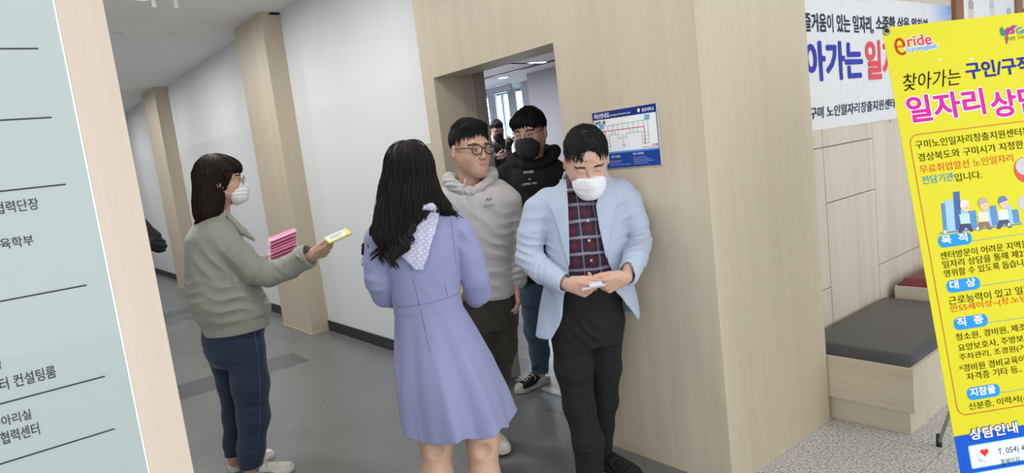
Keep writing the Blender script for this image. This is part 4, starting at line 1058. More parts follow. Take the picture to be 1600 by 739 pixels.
def shoe(per, heel, yaw, L_=.27, wd=1., upper=None, solem=None, toecap=None, lacem=None, pitch=0., toem=None, high=.085):
    """a lace-up shoe; heel = sole point under the heel, yaw = heading of the toe (0 = +x)"""
    R = rotm(yaw, 0, 0)@np.array([[math.cos(math.radians(pitch)), 0, math.sin(math.radians(pitch))], [0, 1, 0], [-math.sin(math.radians(pitch)), 0, math.cos(math.radians(pitch))]])
    k = L_/.27; T = lambda V: (np.asarray(V)*k)@R.T+np.array(heel)
    def foot2(x, y, gr=0):
        a = np.sqrt((x-.0)**2+y**2)-.031*wd; t = np.clip(x/.165, 0, 1)
        yy = y-.008*t; b = np.sqrt((x-t*.165)**2+yy**2)-(.030+.014*t)*wd; c = np.sqrt((x-.195)**2+(y-.008)**2)-.038*wd
        h = np.maximum(.02-np.abs(b-c), 0)/.02; m = np.minimum(b, c)-h*h*.005; return np.minimum(a, m)-gr
    g = Grid((-.05, -.065, -.004), (.25, .065, .14), .0028); g.d[:] = .5
    x = g.ax[0][:, None, None]; y = g.ax[1][None, :, None]; z = g.ax[2][None, None, :]
    top = np.interp(x, [-.04, .0, .05, .085, .13, .18, .22, .245], [high, high, high, high-.004, .062, .048, .040, .028])
    tap = np.clip((z-.02)/.09, 0, 1); f = foot2(x, y/(1-.28*tap))
    d = np.maximum(np.maximum(f+.018*tap, .012-z), (z-top)*.8); g.d = np.maximum(d, -(np.sqrt((x-.02)**2*.55+y**2)-.027)*1.+np.maximum(0, (.05-z))*2).astype(f32)
    sh = np_mesh('shoe', T(g.mesh()[0]), g.mesh()[1], upper, per.root)
    g2 = Grid((-.05, -.065, -.01), (.25, .065, .04), .0028); x = g2.ax[0][:, None, None]; y = g2.ax[1][None, :, None]; z = g2.ax[2][None, None, :]
    g2.d = (np.maximum(foot2(x, y, .004), np.maximum(-z, z-.026-.004*np.cos(x*20)))+0).astype(f32); V, F = g2.mesh(); np_mesh('sole', T(V), F, solem, sh)
    if toecap is not None:
        g3 = Grid((.16, -.06, .0), (.25, .06, .07), .0025); x = g3.ax[0][:, None, None]; y = g3.ax[1][None, :, None]; z = g3.ax[2][None, None, :]
        top = np.interp(x, [.13, .18, .22, .245], [.062, .048, .040, .028])+.002; tap = np.clip((z-.02)/.09, 0, 1)
        g3.d = np.maximum(np.maximum(np.maximum(foot2(x, y/(1-.28*tap))+.015*tap-.001, .01-z), (z-top)*.8), .182-x+y*y*8).astype(f32); V, F = g3.mesh(); np_mesh('toe_cap', T(V), F, toecap, sh)
    if lacem is not None:
        mb = MB()
        for i, xx in enumerate(np.linspace(.085, .155, 5)):
            zt = float(np.interp(xx, [.085, .13, .18], [high-.004, .062, .048]))+.001
            mb.tube([T(V3(xx+.006*(-1)**i, -.024, zt-.010)), T(V3(xx, -.008, zt+.003)), T(V3(xx, .010, zt+.003)), T(V3(xx-.006*(-1)**i, .026, zt-.010))], .0027, 6)
        for sy in (-1, 1): mb.tube([T(V3(.085, 0, high)), T(V3(.10, sy*.02, high-.003)), T(V3(.09, sy*.032, high-.03)), T(V3(.11, sy*.030, high-.045))], .0022, 6)
        mb.build('laces', lacem, sh, smooth=True)
    return sh

# ================================================================== PEOPLE
SK_A = skinm('skin_light_warm', (.56, .34, .235)); SK_B = skinm('skin_leg', (.62, .40, .28)); SK_C = skinm('skin_rosy', (.56, .33, .24)); SK_E = skinm('skin_tan', (.60, .37, .27))
H_BLK = hairm('hair_black', (.005, .005, .0055), (.019, .018, .018)); H_BRN = hairm('hair_dark_brown', (.009, .0045, .0035), (.028, .015, .011)); H_DK = hairm('hair_black_brown', (.005, .0038, .0035), (.018, .012, .010))
BROW = mat('brow_hair', (.018, .013, .011), .7)
SOLE_W = noise_mat('white_rubber_sole', (.66, .64, .58), (.72, .70, .66), (90, 90, 90), .6, bmp=.05)
def fl(x, y): return hit(x, y, (0, 0, 0), V3(0, 0, 1))
def at_depth(x, y, d):
    q = ray(x, y); return CO+q/q.dot(CF)*d
def limb(per, g, pts, k=.02, k0=None, **kw):
    """pts: (x, y, half width in the picture, offset)"""
    Q = [per.P(x, y, o) for x, y, w, o in pts]; R = [per.W(x, y, w, o) for x, y, w, o in pts]
    for i in range(len(Q)-1): g.add(cone(Q[i], Q[i+1], R[i], R[i+1], **kw), k if i or k0 is None else k0)
    return Q
def grid_for(per, xs, ys, o0, o1, h):
    c = [per.P(x, y, o) for x in xs for y in ys for o in (o0, o1)]; return Grid(np.min(c, 0), np.max(c, 0), h)
def wedge(per, rows, off, yc):
    A = sorted([(per.P((a+b)/2, y, off)[2], per.P(a, y, off)[0], per.P(b, y, off)[0]) for y, a, b in rows]); A = np.array(A)
    def fn(x, y, z):
        l = np.interp(z, A[:, 0], A[:, 1]); r = np.interp(z, A[:, 0], A[:, 2])
        return np.maximum(np.maximum(l-x, x-r), y-yc)
    return fn, V3(A[:, 1].min()-.02, -1, A[0, 0]), V3(A[:, 2].max()+.02, yc, A[-1, 0])
def region(per, pts, off): return poly2([(lambda q: (q[0], q[2]))(per.P(x, y, off)) for x, y in pts])
def body_of(per, head, neck_end, torso, limbs, hands=(), extra=(), **k):
    """head, trunk, limbs and hands of one figure as one mesh"""
    parts = [head.skin(neck_end, **k)]
    T_ = [np.array(p) for p, r in torso]; lo = np.min([p for l in limbs for p, r in l]+T_, 0)-.16; hi = np.max([p for l in limbs for p, r in l]+T_, 0)+.16
    g = Grid(lo, hi, .009)
    for (a, ra), (b, rb) in zip(torso[:-1], torso[1:]): g.add(cone(a, b, ra, rb), .05)
    for l in limbs:
        for (a, ra), (b, rb) in zip(l[:-1], l[1:]): g.add(cone(a, b, ra, rb), .03)
    parts.append(g.mesh()); parts += list(hands); parts += list(extra); return cat(parts)

def hair_short(hd, m, fringe=(), seed=1, front=.055, side=-.012, back=-.075, top=.0, flow=None, N_=2600, ln=.010, steps=5, part=None, bald=None, wid=0., r0=.0012, volume=1., jit=.10, facez=0., hh=0.):
    g = Grid((-.125, -.14, -.12), (.125, .145, .17), .003)
    g.add(ell((0, .014, .046+top), (.079+wid, .097, .086+hh)))
    g.sub(ell((0, -.118, -.022+facez), (.074, .062, .076)), .012)                   # face
    g.sub(rbox((0, -.09, -.10), (.12, .105, .10+side), .01), .010)             # below the temples
    g.sub(rbox((0, .0, back-.10), (.14, .2, .10), .0), .02)                    # nape
    for c, r in fringe: g.add(ell(c, r), .018)
    if bald: 
        for c, r in bald: g.sub(ell(c, r), .012)
    g.disp(lambda x, y, z: .0022*np.sin(np.arctan2(y-.01, x)*34+6*np.sin(z*40))*np.clip((z+.05)*12, 0, 1))
    g.keep(lambda x, y, z: -(np.sqrt((x/.068)**2+((y-.014)/.086)**2+((z-.036)/.076)**2)-1)*.07)
    g.wob(.002, 60, seed)
    fl_ = flow or (lambda P: np.stack([P[:, 0]*3, -.5+0*P[:, 0], -1.2+P[:, 2]*9], 1))
    return cat([g.mesh(), strands(g, N_, fl_, steps, ln, .006*volume, r0, seed, jit=jit)])

# ------------------------------------------------------------------ E: the man in the pale blue blazer
def man_blazer():
    p = Person(fl(925, 752), 'balding man in a pale blue blazer and plaid shirt looking down at his hands'); P = p.P
    hd = Head(p, P(916, 249, -.10), 4, 31, 0, 1.06)
    nk = P(914, 296, .0); shL, elL, wrL = P(853, 325, .02), P(825, 398, -.03), P(886, 444, -.235); shR, elR, wrR = P(972, 316, .02), P(998, 374, -.0), P(978, 434, -.235)
    hL = hand(wrL, (.90, -.12, -.30), (.12, .85, .40), -1, [(38, 38, 20), (46, 40, 22), (54, 42, 24), (60, 44, 24)], thumb=(.35, .10, 18, 22), sc=1.0, arm=elL+(wrL-elL)*.6)
    hR = hand(wrR, (-.93, -.12, -.22), (-.12, .85, .40), 1, [(36, 38, 20), (44, 40, 22), (52, 42, 24), (58, 44, 24)], thumb=(.35, .10, 18, 22), sc=1.0, arm=elR+(wrR-elR)*.6)
    hip = P(915, 470, .02); legF = [(hip+V3(-.07, 0, 0), .07), (P(903, 615, -.03), .045), (P(922, 728, -.04), .035)]; legB = [(hip+V3(.07, .03, 0), .07), (P(945, 610, .08), .045), (P(944, 705, .12), .035)]
    body = body_of(p, hd, nk, [(P(914, 300, .03), .06), (P(915, 380, .02), .10), (hip, .10)], [[(shL, .04), (elL, .03), (wrL-(wrL-elL)*.2, .024)], [(shR, .04), (elR, .03), (wrR-(wrR-elR)*.2, .024)], legF, legB], [hL, hR], rneck=.056, lid=.0016)
    p.obj('body', body, SK_E)
    hd.eyes((0, -.5), brow=BROW)
    V, F = hair_short(hd, H_BLK, side=.004, back=-.05, top=-.006, facez=.004, N_=2600, r0=.0011, ln=.010, bald=[((-.002, -.010, .134), (.034, .052, .040)), ((.004, -.094, .066), (.040, .030, .026))], seed=4, jit=.12,
                      flow=lambda Q: np.stack([.55+Q[:, 0]*6, -.5+0*Q[:, 0], -1+Q[:, 2]*8.5], 1))
    g2 = Grid((-.1, -.11, .03), (.1, .12, .14), .004); g2.add(ell((0, .014, .036), (.0745, .0915, .0815)))
    th = strands(g2, 900, lambda Q: np.stack([.9+0*Q[:, 0], -.35+0*Q[:, 0], 0*Q[:, 0]], 1), 5, .010, .003, .0009, 8, lambda V: (V[:, 2] > .070) & (np.abs(V[:, 0]) < .055) & (V[:, 1] < .06), jit=.12)
    hd.put('hair', cat([(V, F), th]), H_BLK)
    hd.mask(mat('white_mask_cloth', (.80, .81, .84), .7), WHT, ridge=1, top=-.016, slope=.22)
    # trousers
    g = grid_for(p, (840, 1000), (415, 750), -.24, .30, .0045)
    g.add(loft([p.row(918, 436, 56, .012, .126), p.row(917, 480, 56, .02, .125), p.row(917, 510, 58, .02, .13), p.row(918, 535, 50, .02, .11)]))
    limb(p, g, [(889, 505, 32, -.01), (896, 573, 29, -.02), (905, 634, 24, -.03), (919, 690, 24, -.04), (922, 732, 23, -.04)], .03)
    limb(p, g, [(946, 500, 29, .04), (948, 573, 23, .07), (946, 625, 19, .09), (943, 665, 15, .11), (943, 708, 14, .12)], .03)
    for c, a, R, lam, am in ((P(918, 520, -.1), (1, 0, .4), .10, .045, .006), (P(900, 600, -.1), (.8, 0, 1), .09, .06, .003), (P(918, 708, -.1), (.5, 0, 1), .06, .04, .003)): g.fold(c, a, R, lam, am, bend=.02)
    for q in (P(922, 736, -.04), P(943, 712, .12)): g.sub(rbox(q-V3(0, 0, .10), (.10, .10, .10)), .004)
    g.wob(.004, 14, 3)
    p.obj('trousers', g, clothm('black_wool', (.009, .009, .010), .95, bmp=.05, crease=.12, sheen=0.))
    # shirt
    rows = [p.row(913, 284, 32, .03, .070), p.row(914, 300, 60, .03, .092), p.row(915, 330, 66, .02, .115), p.row(917, 380, 60, .01, .125), p.row(918, 428, 57, .01, .126), p.row(918, 444, 54, .01, .118)]
    g = grid_for(p, (830, 1000), (255, 480), -.24, .25, .004); g.add(loft(rows, p=2.2)); g.add(cone(P(913, 282, .015), P(914, 305, .02), .066, .080), .03)
    g.fold(P(917, 380, -.12), (.2, 0, 1), (.09, .1, .2), .07, .003, bend=.012); g.wob(.003, 16, 5)
    def plaid(nt, b):
        t = N(nt, 'ShaderNodeTexCoord'); s = N(nt, 'ShaderNodeSeparateXYZ'); L(nt, t, 'Object', s, 0)
        nz = N(nt, 'ShaderNodeTexNoise'); nz.inputs['Scale'].default_value = 9; L(nt, t, 'Object', nz, 'Vector'); wv = math_(nt, 'MULTIPLY', math_(nt, 'SUBTRACT', nz.outputs[0], .5), .02)
        X = math_(nt, 'ADD', s.outputs[0], wv); Z = math_(nt, 'ADD', s.outputs[2], wv)
        def band(v, per_, ph, wd): return math_(nt, 'LESS_THAN', math_(nt, 'ABSOLUTE', math_(nt, 'SUBTRACT', math_(nt, 'FRACT', math_(nt, 'ADD', math_(nt, 'DIVIDE', v, per_), ph+40)), .5)), wd)
        bx, bz_ = band(X, .066, .0, .17), band(Z, .066, .2, .17)
        c = mixc(nt, math_(nt, 'MULTIPLY', math_(nt, 'MAXIMUM', bx, bz_), .45), (.012, .010, .030), (.075, .012, .024)); c = mixc(nt, math_(nt, 'MULTIPLY', math_(nt, 'MULTIPLY', bx, bz_), .85), c, (.15, .010, .020))
        c = mixc(nt, math_(nt, 'MULTIPLY', band(Z, .066, .72, .09), .62), c, (.36, .33, .40)); c = mixc(nt, math_(nt, 'MULTIPLY', band(X, .066, .52, .045), .45), c, (.34, .31, .40))
        c = mixc(nt, math_(nt, 'MULTIPLY', band(Z, .033, .1, .03), .5), c, (.01, .01, .02)); nt.links.new(c, b.inputs['Base Color'])
    PLD = mat('plaid_shirt_cloth', rough=.8, build=plaid, sheen=.1)
    sh = p.obj('shirt', g, PLD)
    g = grid_for(p, (860, 960), (250, 320), -.16, .12, .003)
    g.add(loft([p.row(914, 262, 27, .035, .078), p.row(913, 282, 30, .0, .080), p.row(913, 297, 38, -.01, .092)], grow=.004)); g.sub(loft([p.row(914, 250, 24, .035, .070), p.row(913, 282, 27, .0, .072), p.row(913, 310, 34, -.01, .084)]))
    g.sub(wedge(p, [(240, 888, 940), (275, 900, 930), (296, 912, 916), (320, 911, 917)], -.08, .0), .004); p.obj('collar', g, PLD, sh)
    tr = loft(rows, p=2.2)
    for pts in (((886, 292), (911, 303), (903, 318), (886, 304)), ((939, 287), (918, 303), (927, 316), (940, 300))):
        g = grid_for(p, (870, 950), (280, 330), -.2, .05, .0025); g.add(patch(tr, region(p, pts, -.09), .006, .003, .02)); p.obj('collar_tip', g, PLD, sh)
    for x, y in ((918.5, 345), (920.5, 376), (924, 407)):
        q = P(x, y, -.1); mb = MB().ball((0, 0, 0), (.0055, .0022, .0055), 12, 6); o = mb.build('button', mat('pearl_button', (.62, .60, .62), .25), sh, smooth=True)
        g_ = q.copy(); f_ = tr[0]; ys_ = np.linspace(-.2, 0, 200); dd = [float(f_(g_[0], yy, g_[2])) for yy in ys_]; yy = ys_[int(np.argmin(np.abs(dd)))]; o.location = P(x, y, yy-.003)
    MB().tube([P(921, 318, -.118), P(922, 345, -.128), P(925, 400, -.132), P(930, 440, -.13)], .0018, 5).build('placket', PLD, sh, smooth=True)
    # blazer
    rows = [p.row(913, 281, 30, .03, .078), p.row(913, 287, 46, .03, .092), p.row(913, 296, 61, .03, .105), p.row(914, 315, 70, .025, .128), p.row(915, 350, 67, .02, .142), p.row(917, 400, 65, .015, .150), p.row(919, 440, 70, .015, .155), p.row(919, 480, 79, .015, .158), p.row(919, 520, 84, .015, .16), p.row(919, 548, 86, .015, .16)]
    out = loft(rows, p=2.25)
    g = grid_for(p, (790, 1040), (240, 570), -.36, .30, .0042)
    g.add(out)
    for s in (1,): 
        limb(p, g, [(858, 316, 24, .03), (843, 331, 26, .02), (830, 368, 23, -.01), (827, 400, 21, -.03)], .006, .035); limb(p, g, [(826, 402, 22, -.03), (850, 425, 20, -.14), (878, 441, 16.5, -.215)], .006)
        limb(p, g, [(967, 303, 25, .03), (978, 318, 26, .02), (993, 348, 21, .01), (999, 374, 19, 0)], .006, .035); limb(p, g, [(1000, 376, 20, 0), (992, 404, 20, -.12), (982, 430, 16.5, -.205)], .006)
    g.add(loft([p.row(914, 264, 33, .035, .092), p.row(914, 276, 37, .02, .098), p.row(913, 292, 48, .02, .108)]), .02)
    inn = loft([(r[0], r[1], r[2], r[3]-.019, r[4]-.019) for r in rows], p=2.25); g.sub(inn)
    g.sub(loft([p.row(914, 250, 26, .035, .078), p.row(914, 276, 30, .015, .084), p.row(913, 300, 40, .01, .094)]))
    g.sub(wedge(p, [(245, 884, 938), (285, 881, 944), (300, 884, 942), (320, 885, 935), (354, 886, 940), (405, 888, 949), (430, 888, 957), (464, 881, 966), (490, 878, 985), (507, 873, 996), (532, 858, 1010), (570, 850, 1020)], -.15, .02), .006)
    g.keep(plane(P(846, 533, -.1), -nrm(np.cross(P(1000, 505, -.1)-P(846, 533, -.1), V3(0, 1, 0)))), .004)
    for a, b, r in ((elL, wrL, .034), (elR, wrR, .034)): u = nrm(b-a); g.sub(cone(b-u*.045, b+u*.06, r, r+.003), .002); g.sub(cone(b+u*.056, b+u*.06, .062, .062), .002)
    g.fold(P(832, 395, -.06), (.5, 0, 1), .085, .032, .0065, bend=.012); g.fold(P(850, 420, -.15), (.9, -.3, -.2), .07, .03, .005, bend=.01)
    g.fold(P(997, 372, -.02), (.0, 0, 1), .08, .032, .0065, bend=.012); g.fold(P(992, 405, -.14), (.1, -.3, -1), .06, .028, .005, bend=.01)
    g.fold(P(838, 345, -.05), (.25, 0, 1), (.06, .1, .10), .06, .004, bend=.01); g.fold(P(985, 335, -.05), (-.3, 0, 1), (.06, .1, .09), .055, .004, 1., bend=.01)
    g.fold(P(862, 470, -.13), (1, 0, .15), (.09, .1, .14), .075, .004); g.fold(P(970, 440, -.12), (.3, 0, 1), (.07, .1, .12), .06, .004, bend=.01)
    g.wob(.003, 16, 9)
    def seer(nt, b):
        mp = coords(nt, (1, 1, 1)); mp.inputs['Rotation'].default_value = (0, math.radians(62), 0)
        wv = N(nt, 'ShaderNodeTexWave', wave_type='BANDS', bands_direction='X'); wv.inputs['Scale'].default_value = 72; wv.inputs['Distortion'].default_value = 3.0; wv.inputs['Detail'].default_value = 1; wv.inputs['Detail Scale'].default_value = .25; L(nt, mp, 0, wv, 'Vector')
        r = ramp(nt, [(.3, (.29, .37, .52)), (.7, (.54, .61, .71))]); L(nt, wv, 1, r, 0); L(nt, r, 0, b, 'Base Color'); bump(nt, b, wv, 1, .1, .001)
    BLZ = mat('pale_blue_striped_cotton', rough=.85, build=seer, sheen=.15)
    gb = g; bz = p.obj('blazer', g, BLZ)
    for nm, pts in (('lapel', ((872, 270), (883, 264), (887, 300), (889, 360), (890, 418), (880, 390), (868, 345), (855, 318), (862, 308), (856, 296))), ('lapel', ((944, 264), (954, 266), (966, 290), (960, 305), (966, 315), (958, 345), (950, 385), (947, 405), (936, 355), (931, 322), (938, 298)))):
        g = grid_for(p, (840, 985), (245, 430), -.26, .08, .003); g.add(patch(out, region(p, pts, -.12), .008, .0045, .03)); p.obj(nm, g, BLZ, bz)
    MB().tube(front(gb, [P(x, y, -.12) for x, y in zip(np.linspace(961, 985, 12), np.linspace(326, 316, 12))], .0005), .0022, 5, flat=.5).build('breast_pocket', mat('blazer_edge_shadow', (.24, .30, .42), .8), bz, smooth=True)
    for w_, el, s_ in ((wrL, elL, -1), (wrR, elR, 1)):
        u = nrm(w_-el)
        for k in range(3): MB().ball(w_-u*(.052+.015*k)+V3(0, -.024, -.041), .0055, 10, 6).build('cuff_button', mat('dark_blue_button', (.02, .025, .05), .3), bz, smooth=True)
    q = P(857, 453, -.20)
    # shoes
    BK_ = mat('black_leather', (.012, .012, .013), .38); fp = P(922, 748, -.04); fp[2] = 0; shoe(p, fp, -80, .275, upper=BK_, solem=BLACK, lacem=BLACK, high=.08)
    fq = P(943, 722, .13); fq[2] = 0; shoe(p, fq, -52, .275, upper=BK_, solem=BLACK, lacem=BLACK, high=.08)
    # the folded leaflet he holds
    c = P(928, 450, -.285); lf = empty('folded_leaflet', tuple(p.b+p.r*c[0]+p.v*c[1]+V3(0, 0, c[2])), 'small pink and white leaflet held in both hands of the man in the blazer', 'paper'); lf.rotation_euler = (-.22, .0, p.root.rotation_euler[2]); lf.scale = (.78, .72, .72)
    mb = MB(); PKL = mat('pale_pink_paper', (.80, .60, .68), .6)
    mb.add([(-.062, -.028, -.006), (.055, -.030, .004), (.062, .030, .018), (-.055, .032, .008), (-.062, -.028, -.0045), (.055, -.030, .0055), (.062, .030, .0195), (-.055, .032, .0095)], [(0, 3, 2, 1), (4, 5, 6, 7), (0, 1, 5, 4), (1, 2, 6, 5), (2, 3, 7, 6), (3, 0, 4, 7)]); mb.build('outer_sheet', PKL, lf)
    mb = MB(); mb.add([(-.02, -.02, .004), (.05, -.022, .010), (.040, .030, .036), (-.025, .028, .030), (-.02, -.02, .0052), (.05, -.022, .0112), (.040, .030, .0372), (-.025, .028, .0312)], [(0, 3, 2, 1), (4, 5, 6, 7), (0, 1, 5, 4), (1, 2, 6, 5), (2, 3, 7, 6), (3, 0, 4, 7)]); mb.build('inner_sheet', mat('lilac_paper', (.66, .68, .80), .6), lf)
    return p

# ------------------------------------------------------------------ B: the woman in the periwinkle dress, her back to us
def woman_dress():
    bb = at_depth(705, 500, 2.6); p = Person(bb, 'woman in a periwinkle dress seen from behind, long wavy black hair, polka dot scarf'); P = p.P
    hd = Head(p, P(643, 276, .03), 158, 4, 0, .99)
    nk = P(655, 332, .0)
    hip = P(690, 520, .02)
    sL, eL, wL = P(600, 362, .02), P(592, 438, .0), P(622, 466, .17); sR, eR, wR = P(716, 358, .02), P(740, 436, .03), P(728, 462, .19)
    h1 = hand(wL, (.5, .6, .2), (.4, -.2, .8), 1, [(30, 30, 20)]*4, sc=.9, arm=eL+(wL-eL)*.7, armr=.024); h2 = hand(wR, (-.6, .6, .25), (-.4, -.2, .8), -1, [(30, 30, 20)]*4, sc=.9, arm=eR+(wR-eR)*.7, armr=.024)
    # calves and knees, bare
    g = Grid((-.30, -.2, 0), (.35, .25, .66), .004)
    for x0, s in ((683, -1), (752, 1)):
        th = P(x0+ (3 if s < 0 else -3), 640, .03); kn = P(x0+(-1 if s < 0 else 3), 692, .0); cf = P(x0+(0 if s < 0 else 5), 745, -.01); an = V3(cf[0]+.006*s, .015, .09)
        wk = p.W(x0, 692, 24, 0); wc = p.W(x0, 740, 23.5 if s < 0 else 22.5, 0)
        g.add(cone(th, kn, .062, wk*.98)); g.add(cone(kn, cf+V3(0, 0, .01), wk*.95, wc), .04); g.add(cone(cf, V3(cf[0], .01, .20), wc, .043), .04); g.add(cone(V3(cf[0], .01, .20), an, .042, .034), .04)
        g.add(ell(cf+V3(0, -.018, -.01), (.044, .045, .085)), .03); g.sub(ell(kn+V3(0, -.062, -.005), (.020, .014, .02)), .03); g.add(cone(an, V3(an[0]+.01*s, .11, .035), .034, .026), .04); g.add(cone(an, V3(an[0], -.005, .035), .034, .028), .03)
    body = body_of(p, hd, nk, [(P(655, 340, .03), .05), (P(665, 420, .03), .085), (hip, .09)], [[(sL, .036), (eL, .028), (wL-(wL-eL)*.2, .022)], [(sR, .036), (eR, .028), (wR-(wR-eR)*.2, .022)], [(hip+V3(-.05, 0, 0), .06), (P(686, 660, .03), .05)], [(hip+V3(.06, 0, 0), .06), (P(750, 660, .03), .05)]], [h1, h2], [g.mesh()], rneck=.048)
    p.obj('body', body, SK_B)
    # dress
    DR = clothm('periwinkle_crepe', (.265, .282, .485), .8, weave=1200, var=.05, bmp=.05, sheen=.2, crease=.10)
    seams = [(672, 452), ]
    top = [p.row(655, 330, 30, .03, .06), p.row(655, 343, 54, .03, .082), p.row(656, 362, 64, .02, .098), p.row(659, 400, 60, .01, .108), p.row(664, 440, 55, .01, .102), p.row(668, 474, 53, .01, .098), p.row(669, 482, 53.5, .01, .10)]
    rk = [p.row(668, 470, 51, .01, .095), p.row(670, 486, 53.5, .01, .101), p.row(681, 525, 65, .015, .130), p.row(693, 572, 77, .02, .172), p.row(705, 618, 84, .03, .202), p.row(716, 658, 88, .04, .222), p.row(724, 700, 90, .05, .235)]
    zt, zb = rk[0][0], rk[-1][0]
    def pl_(a, s_=1.): q = np.abs(np.sin(a*.5)); return (1-q)**1.0*2-.8
    def mod(th, z):
        t = np.clip((zt-z)/(zt-zb), 0, 1); return 1+t**.8*(.075*np.sin(th*7+.9+.5*z)+.040*np.sin(th*12+1.9-1.2*z)+.035*pl_(th*9+1.2+z*1.5))
    g = Grid((-.44, -.38, .28), (.50, .44, P(660, 318)[2]), .0045)
    g.add(loft(top, p=2.2)); g.add(loft(rk, mod), .006); g.sub(loft([(r[0]-.02, r[1], r[2], r[3]-.014, r[4]-.014) for r in rk[2:]], mod))
    limb(p, g, [(606, 355, 24, .03), (594, 375, 25, .02), (590, 410, 22.5, .01), (591, 438, 21, .0)], .006, .03); limb(p, g, [(591, 438, 21, 0), (601, 460, 20.5, .06), (614, 466, 16, .14)], .006)
    limb(p, g, [(706, 350, 22, .03), (719, 366, 23, .02), (733, 400, 23, .015), (743, 434, 22, .02)], .006, .014); limb(p, g, [(743, 435, 22, .02), (746, 456, 21, .07), (743, 464, 17, .14)], .006)
    g.sub(cone(P(655, 310, .0), P(655, 338, .02), .052, .056), .01)
    g.fold(P(590, 440, -.03), (.7, 0, 1), .06, .05, .004, bend=.02); g.fold(P(742, 437, -.03), (-.7, 0, 1), .06, .05, .004, 1.5, bend=.02)
    g.fold(P(690, 455, -.10), (1, 0, .5), (.10, .1, .06), .06, .003); g.fold(P(725, 372, -.04), (.8, 0, .5), .06, .05, .004); g.fold(P(716, 440, -.06), (1, 0, .2), (.03, .08, .08), .06, .004)
    g.wob(.003, 15, 2)
    pa_, pb_ = P(640, 701, -.18), P(813, 652, .0); nn = nrm(np.cross(pb_-pa_, V3(0, 1, 0))); nn = nn if nn[2] < 0 else -nn
    g.keep(lambda x, y, z: plane(pa_, nn)(x, y, z)+.012*np.sin(x*34+y*22)+0*z, .004)
    gd = g; dr = p.obj('dress', g, DR)
    SEAM = mat('periwinkle_seam', (.17, .18, .34), .9)
    def seam(nm, x0, y0, x1, y1, n=24): MB().tube(front(gd, [P(x, y, -.1) for x, y in zip(np.linspace(x0, x1, n), np.linspace(y0, y1, n))], .0006), .0018, 5).build(nm, SEAM, dr, smooth=True)
    seam('waist_seam', 619, 485, 719, 463.5); seam('back_seam', 640, 415, 655, 477); seam('back_seam', 655, 477, 672, 548); seam('dart_seam', 694, 440, 700, 466, 12); seam('armhole_crease_line', 705, 346, 713, 415)  # arm line is a dark tube standing in for the shaded armhole crease
    # scarf corner hanging down the back
    def dots(nt, b):
        mp = coords(nt, (64, 64, 64)); mp.inputs['Rotation'].default_value = (0, .5, 0); t = mp
        s = N(nt, 'ShaderNodeSeparateXYZ'); L(nt, t, 0, s, 0)
        fx = math_(nt, 'SUBTRACT', math_(nt, 'FRACT', math_(nt, 'ADD', s.outputs[0], 40)), .5); fz = math_(nt, 'SUBTRACT', math_(nt, 'FRACT', math_(nt, 'ADD', s.outputs[2], 40)), .5)
        d = math_(nt, 'ADD', math_(nt, 'MULTIPLY', fx, fx), math_(nt, 'MULTIPLY', fz, fz)); m_ = math_(nt, 'LESS_THAN', d, .028)
        nt.links.new(mixc(nt, m_, (.50, .49, .66), (.86, .85, .92)), b.inputs['Base Color'])
    SCF = mat('lilac_polka_dot_chiffon', rough=.8, build=dots, sheen=.2)
    g = grid_for(p, (615, 700), (310, 435), -.26, .05, .003); tf = loft([(r[0], r[1], r[2], r[3]+.004, r[4]+.004) for r in top], p=2.2)
    g.add(patch(tf, region(p, ((674, 314), (689, 327), (684, 350), (672, 388), (661, 420), (649, 420), (622, 394), (624, 350), (640, 318)), -.09), .012, .0055, .02)); g.fold(P(660, 345, -.10), (.6, 0, 1), (.09, .1, .07), .04, .0028, bend=.01); g.fold(P(665, 385, -.10), (1, 0, -.2), (.05, .1, .1), .035, .0022)
    g.add(cone(P(640, 326, -.075), P(674, 323, -.072), .009, .011), .02); g.add(cone(P(674, 323, -.072), P(689, 329, .0), .011, .008), .015)
    p.obj('scarf', g, SCF)
    # hair
    rows = [p.row(641, 250, 24, .035, .065), p.row(638, 262, 36, .035, .095), p.row(637, 285, 42, .03, .110), p.row(636, 305, 44, .02, .112), p.row(632, 325, 43, .0, .10), p.row(627, 345, 41, -.03, .075), p.row(615, 362, 31, -.055, .055), p.row(609, 376, 22, -.068, .036), p.row(607, 386, 12, -.075, .018)]
    g = grid_for(p, (550, 745), (225, 425), -.26, .20, .0036)
    g.add(loft(rows[0:], lambda th, z: 1+.018*np.sin(th*26+z*9)+.012*np.sin(th*47-z*14))); g.add(ell(hd.T(V3(0, .010, .046)), (.088, .104, .093)), .02); g.add(cone(P(664, 300, .0), P(690, 322, -.02), .045, .025), .04); g.add(cone(P(688, 320, -.02), P(712, 332, -.005), .020, .008), .03)
    g.wob(.004, 22, 4)
    hc = hd.c
    def flow(Q): up = (Q[:, 2] > hc[2]+.06); return np.stack([.12*np.sin(Q[:, 2]*22+Q[:, 0]*9)-.10+up*(Q[:, 0]-hc[0])*14, -.15+up*(Q[:, 1]-hc[1])*14, -1+0*Q[:, 0]], 1)
    V, F = strands(g, 1500, flow, 12, .020, .010, .0018, 7, jit=.14)
    # long loose wavy locks
    r = np.random.RandomState(5); PL = []; RL = []; K = 24
    ends = [(572, 409, .04), (568, 397, .03), (576, 404, .0), (586, 402, -.05), (596, 410, -.08), (604, 416, -.10), (610, 415, -.11), (617, 419, -.12), (622, 410, -.12), (628, 400, -.12), (634, 392, -.12), (640, 378, -.11)]
